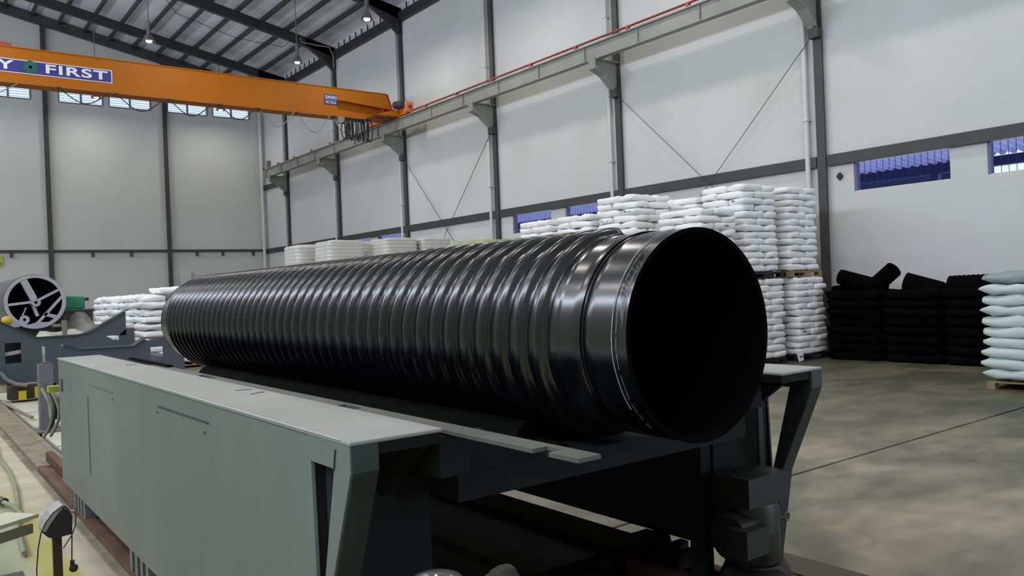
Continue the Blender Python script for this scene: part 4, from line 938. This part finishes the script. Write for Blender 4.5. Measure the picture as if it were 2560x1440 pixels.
# clutter behind the far cradle
dt = root('dark_tank', (3.1, 21, 0), 'dark green tank behind the spoked pipe end', 'tank')
part('tank_body', MB().box(2.75, 3.55, 20.4, 21.4, 0, 1.48), M_darkgreen, dt); part('tank_rim', MB().box(2.72, 3.58, 20.38, 21.42, 1.48, 1.53), M_darkgreen, dt)
gt = root('green_container', (3.25, 20.9, 1.53), 'emerald green plastic container on the dark tank', 'container')
bevel(part('container_body', MB().prism([(2.98, 1.54), (3.42, 1.54), (3.42, 1.82), (3.05, 1.84), (2.98, 1.78)], 'y', 20.5, 21.2), M_green, gt), .03)
part('container_cap', MB().box(3.42, 3.53, 20.7, 20.9, 1.72, 1.79), M_mot, gt)
def lump(name, c, s, m, label, cat, seed, amp=.12):
    vs = []; fs = []; n = 22; rows = 10
    for i in range(rows+1):
        ph = math.pi/2*i/rows
        for k in range(n):
            th = 2*math.pi*k/n; d = Vector((math.cos(th)*math.cos(ph), math.sin(th)*math.cos(ph), math.sin(ph)))
            q = 1+amp*noise.noise(d*2.3+Vector((seed, 0, 0)))*2
            e = lambda v, p: math.copysign(abs(v)**p, v)
            cp = max(0, math.cos(ph))**.5; vs.append((c[0]+s[0]*e(math.cos(th), .7)*cp*q, c[1]+s[1]*e(math.sin(th), .7)*cp*q, c[2]+s[2]*math.sin(ph)**.8*(q if i else 0)))
    for i in range(rows):
        for k in range(n): fs.append((i*n+k, i*n+(k+1) % n, (i+1)*n+(k+1) % n, (i+1)*n+k))
    return solo(name, MB().add(vs, fs), m, c, label, cat, smooth=True)
lump('covered_heap', (3.15, 19.3, 0), (.40, .4, 1.27), M_greysack, 'grey sheet-covered heap left of the white sack pile', 'heap', 2)
lump('covered_heap', (2.55, 17.9, 0), (.62, .5, 1.14), M_clear, 'milky plastic-covered heap behind the far cradle frame', 'heap', 4, .07)
tp = root('valve_stand', (2.35, 16.9, 0), 'beige valve post standing before the plastic-covered heap', 'post')
part('stand_post', MB().box(2.42, 2.50, 16.85, 16.93, 0, 1.36), mat('beige_paint', (.26, .24, .18), .6), tp)
part('stand_arm', MB().box(2.27, 2.42, 16.87, 16.91, 1.25, 1.30), MATS['beige_paint'], tp)
part('valve_lever', MB().bar((2.46, 16.89, 1.34), (2.50, 16.89, 1.46), .03, .03), M_mot, tp)
yb = root('yellow_float', (1.52, 16.8, 1.40), 'yellow round cap on the left wing of the far cradle frame', 'cap')
part('cap_body', MB().lathe([(0, -.09), (.06, -.075), (.085, -.03), (.085, .03), (.06, .075), (0, .09)], (1.56, 16.9, 1.40), (0, 1, 0), 18), M_yellow, yb, smooth=True)
part('cap_arm', MB().box(1.60, 1.75, 16.85, 16.95, 1.28, 1.40), M_hub, yb)
part('cap_stand', MB().box(1.52, 1.60, 16.86, 16.94, 0, 1.33), M_darkgreen, yb)
bx1 = root('wall_cabinet', (11.65, 42.5, 2.6), 'pale cabinet on the end wall just above the pipe end', 'cabinet')
part('cabinet_body', MB().box(11.39, 11.93, 42.35, 42.59, 2.3, 3.05), M_white, bx1); part('cabinet_door', MB().box(11.42, 11.90, 42.33, 42.35, 2.33, 3.02), M_white, bx1)
ys = root('notice_board', (3.7, 42.55, 3.5), 'yellow-green notice at the left edge of the end wall', 'notice')
part('notice_panel', MB().box(3.2, 3.88, 42.54, 42.59, 3.48, 3.93), mat('notice_yellow', (.45, .50, .06), .6), ys); part('notice_mark', MB().box(3.66, 3.78, 42.53, 42.54, 3.55, 3.62), M_mot, ys)
# timber offcuts on the rail
for k, (y0, y1, x0, x1, z0, z1) in enumerate(((7.75, 9.6, 1.18, 1.25, .05, .14), (7.7, 9.1, 1.26, 1.33, .05, .13), (7.65, 8.4, 1.19, 1.31, .141, .19))):
    bevel(solo('timber_offcut', MB().box(x0, x1, y0, y1, z0, z1), M_brown, (x0, y0, z0), ['long brown timber on the rail at the beam end', 'shorter brown timber beside the long one on the rail', 'short brown timber lying across the two others'][k], 'timber', 'brown timber on the rail'), .006)
# hoses and foreground left
wire('floor_hose', [(.90, 12.6, .02), (.90, 11.6, .02), (.84, 10.4, .02), (.84, 9.4, .02), (.81, 8.6, .02), (.75, 7.8, .02), (.66, 7.0, .02), (.62, 6.2, .03)], .018, 'pale green hose lying along the painted floor', 'hose', M_hose, 8)
dh = root('hose_coupling', (.55, 8.0, .05), 'dark segmented hose coupling on the green floor', 'hose')
hp = [(.30, 8.8, .05), (.45, 8.55, .05), (.60, 8.1, .05), (.70, 7.6, .05), (.73, 7.2, .04)]
part('hose_body', MB().tube(hp, .019, 8), M_hose, dh)
for a, b in (((.36, 8.72, .05), (.45, 8.52, .05)), ((.58, 8.16, .05), (.66, 7.85, .05))): part('coupling', MB().tube([a, b], .032, 10), M_hosedark, dh)
cv = root('cream_arm', (.2, 5.0, .5), 'cream painted steel arm reaching in at the left edge', 'machine')
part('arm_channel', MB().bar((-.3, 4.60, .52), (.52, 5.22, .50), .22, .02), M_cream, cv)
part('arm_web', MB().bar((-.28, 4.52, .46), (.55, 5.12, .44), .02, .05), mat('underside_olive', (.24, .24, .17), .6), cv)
part('bracket_block', MB().box(.18, .42, 4.0, 4.3, .36, .45).box(.2, .36, 4.05, 4.25, .02, .36), M_mot, cv)
part('base_plate', MB().box(.05, .5, 3.8, 4.5, 0, .03), M_mot, cv)
part('arm_strut', MB().bar((.2, 4.3, .40), (.3, 4.9, .46), .05, .05), M_mot, cv)
sc_ = root('scale_indicator', (.5, 3.8, 0), 'dark hooded weighing display on a brown post with hanging plug', 'scale')
def px(x, y, Y=3.8):
    # local helper: place features on the plane y = Y
    f = 2025.; Yv = Vector((-260-1280, 778-720, f)).normalized(); Xv = Vector((3950-1280, 613-720, f)); Xv = (Xv-Yv*Xv.dot(Yv)).normalized(); Zv = Xv.cross(Yv)
    d = Vector((x-1280, y-720, f)); r = (d.dot(Xv), d.dot(Yv), d.dot(Zv) if Zv.y < 0 else -d.dot(Zv)); t = Y/r[1]
    return (r[0]*t, Y, 1.65+r[2]*t)
bevel(part('display_housing', MB().prism([(.436, .742), (.458, .716), (.478, .708), (.510, .710), (.544, .713), (.546, .789), (.529, .816), (.515, .822), (.49, .79), (.462, .752), (.450, .735)], 'y', 3.74, 3.86), M_device, sc_), .004)
bevel(part('display_panel', MB().prism([(.436, .744), (.450, .737), (.470, .768), (.492, .797), (.517, .826), (.529, .822), (.512, .838), (.497, .829), (.470, .806), (.448, .776)], 'y', 3.745, 3.855), M_devtop, sc_), .003)
part('display_post', MB().box(.479, .511, 3.784, 3.816, .02, .712), M_postbrown, sc_)
part('post_foot', MB().box(.40, .60, 3.7, 3.9, 0, .02), M_postbrown, sc_)
part('cable_socket', MB().box(.545, .562, 3.79, 3.81, .786, .796), M_devtop, sc_)
part('power_cable', MB().tube([(.519, 3.73, .835), (.477, 3.73, .816), (.450, 3.73, .781), (.431, 3.73, .741), (.420, 3.73, .685), (.413, 3.74, .599), (.415, 3.75, .45), (.44, 3.75, .2), (.47, 3.76, .03)], .0025, 6), M_cable, sc_)
part('power_cable', MB().tube([(.519, 3.73, .835), (.535, 3.73, .812), (.540, 3.73, .76), (.540, 3.73, .70), (.536, 3.73, .605)], .0025, 6), M_cable, sc_)
part('signal_cable', MB().tube([(.560, 3.80, .792), (.566, 3.79, .775), (.562, 3.78, .735), (.545, 3.77, .70), (.513, 3.77, .655)], .0022, 6), M_hosedark, sc_)
part('power_plug', MB().lathe([(0, -.012), (.014, -.010), (.017, 0), (.014, .010), (0, .012)], (.542, 3.73, .577), (0, 1, 0), 16).box(.530, .545, 3.722, 3.738, .585, .61), M_device, sc_)
st = root('side_stand', (.95, 1.43, 0), 'dark small stand at the bottom edge of the photo', 'stand')
part('stand_top', MB().box(.72, 1.14, 1.34, 1.50, .94, .96), M_matblack, st)
part('stand_leg', MB().box(.88, .96, 1.38, 1.46, 0, .94), M_matblack, st)
jr = root('plastic_jar', (.87, 1.43, .96), 'clear plastic jar top at the bottom edge of the photo', 'jar')
part('jar_body', MB().lathe([(.07, 0), (.075, .02), (.072, .075), (.05, .10), (.03, .107), (0, .11)], (.865, 1.43, .961), (0, 0, 1), 28), M_clearpl, jr, smooth=True)
part('jar_label', MB().box(.845, .885, 1.35, 1.354, .99, 1.025), M_wrap, jr)
gl = lump('work_glove', (1.02, 1.42, .961), (.055, .05, .075), mat('dull_olive_cloth', (.022, .020, .014), .9), 'dull folded cloth beside the clear jar at the bottom edge', 'cloth', 8)
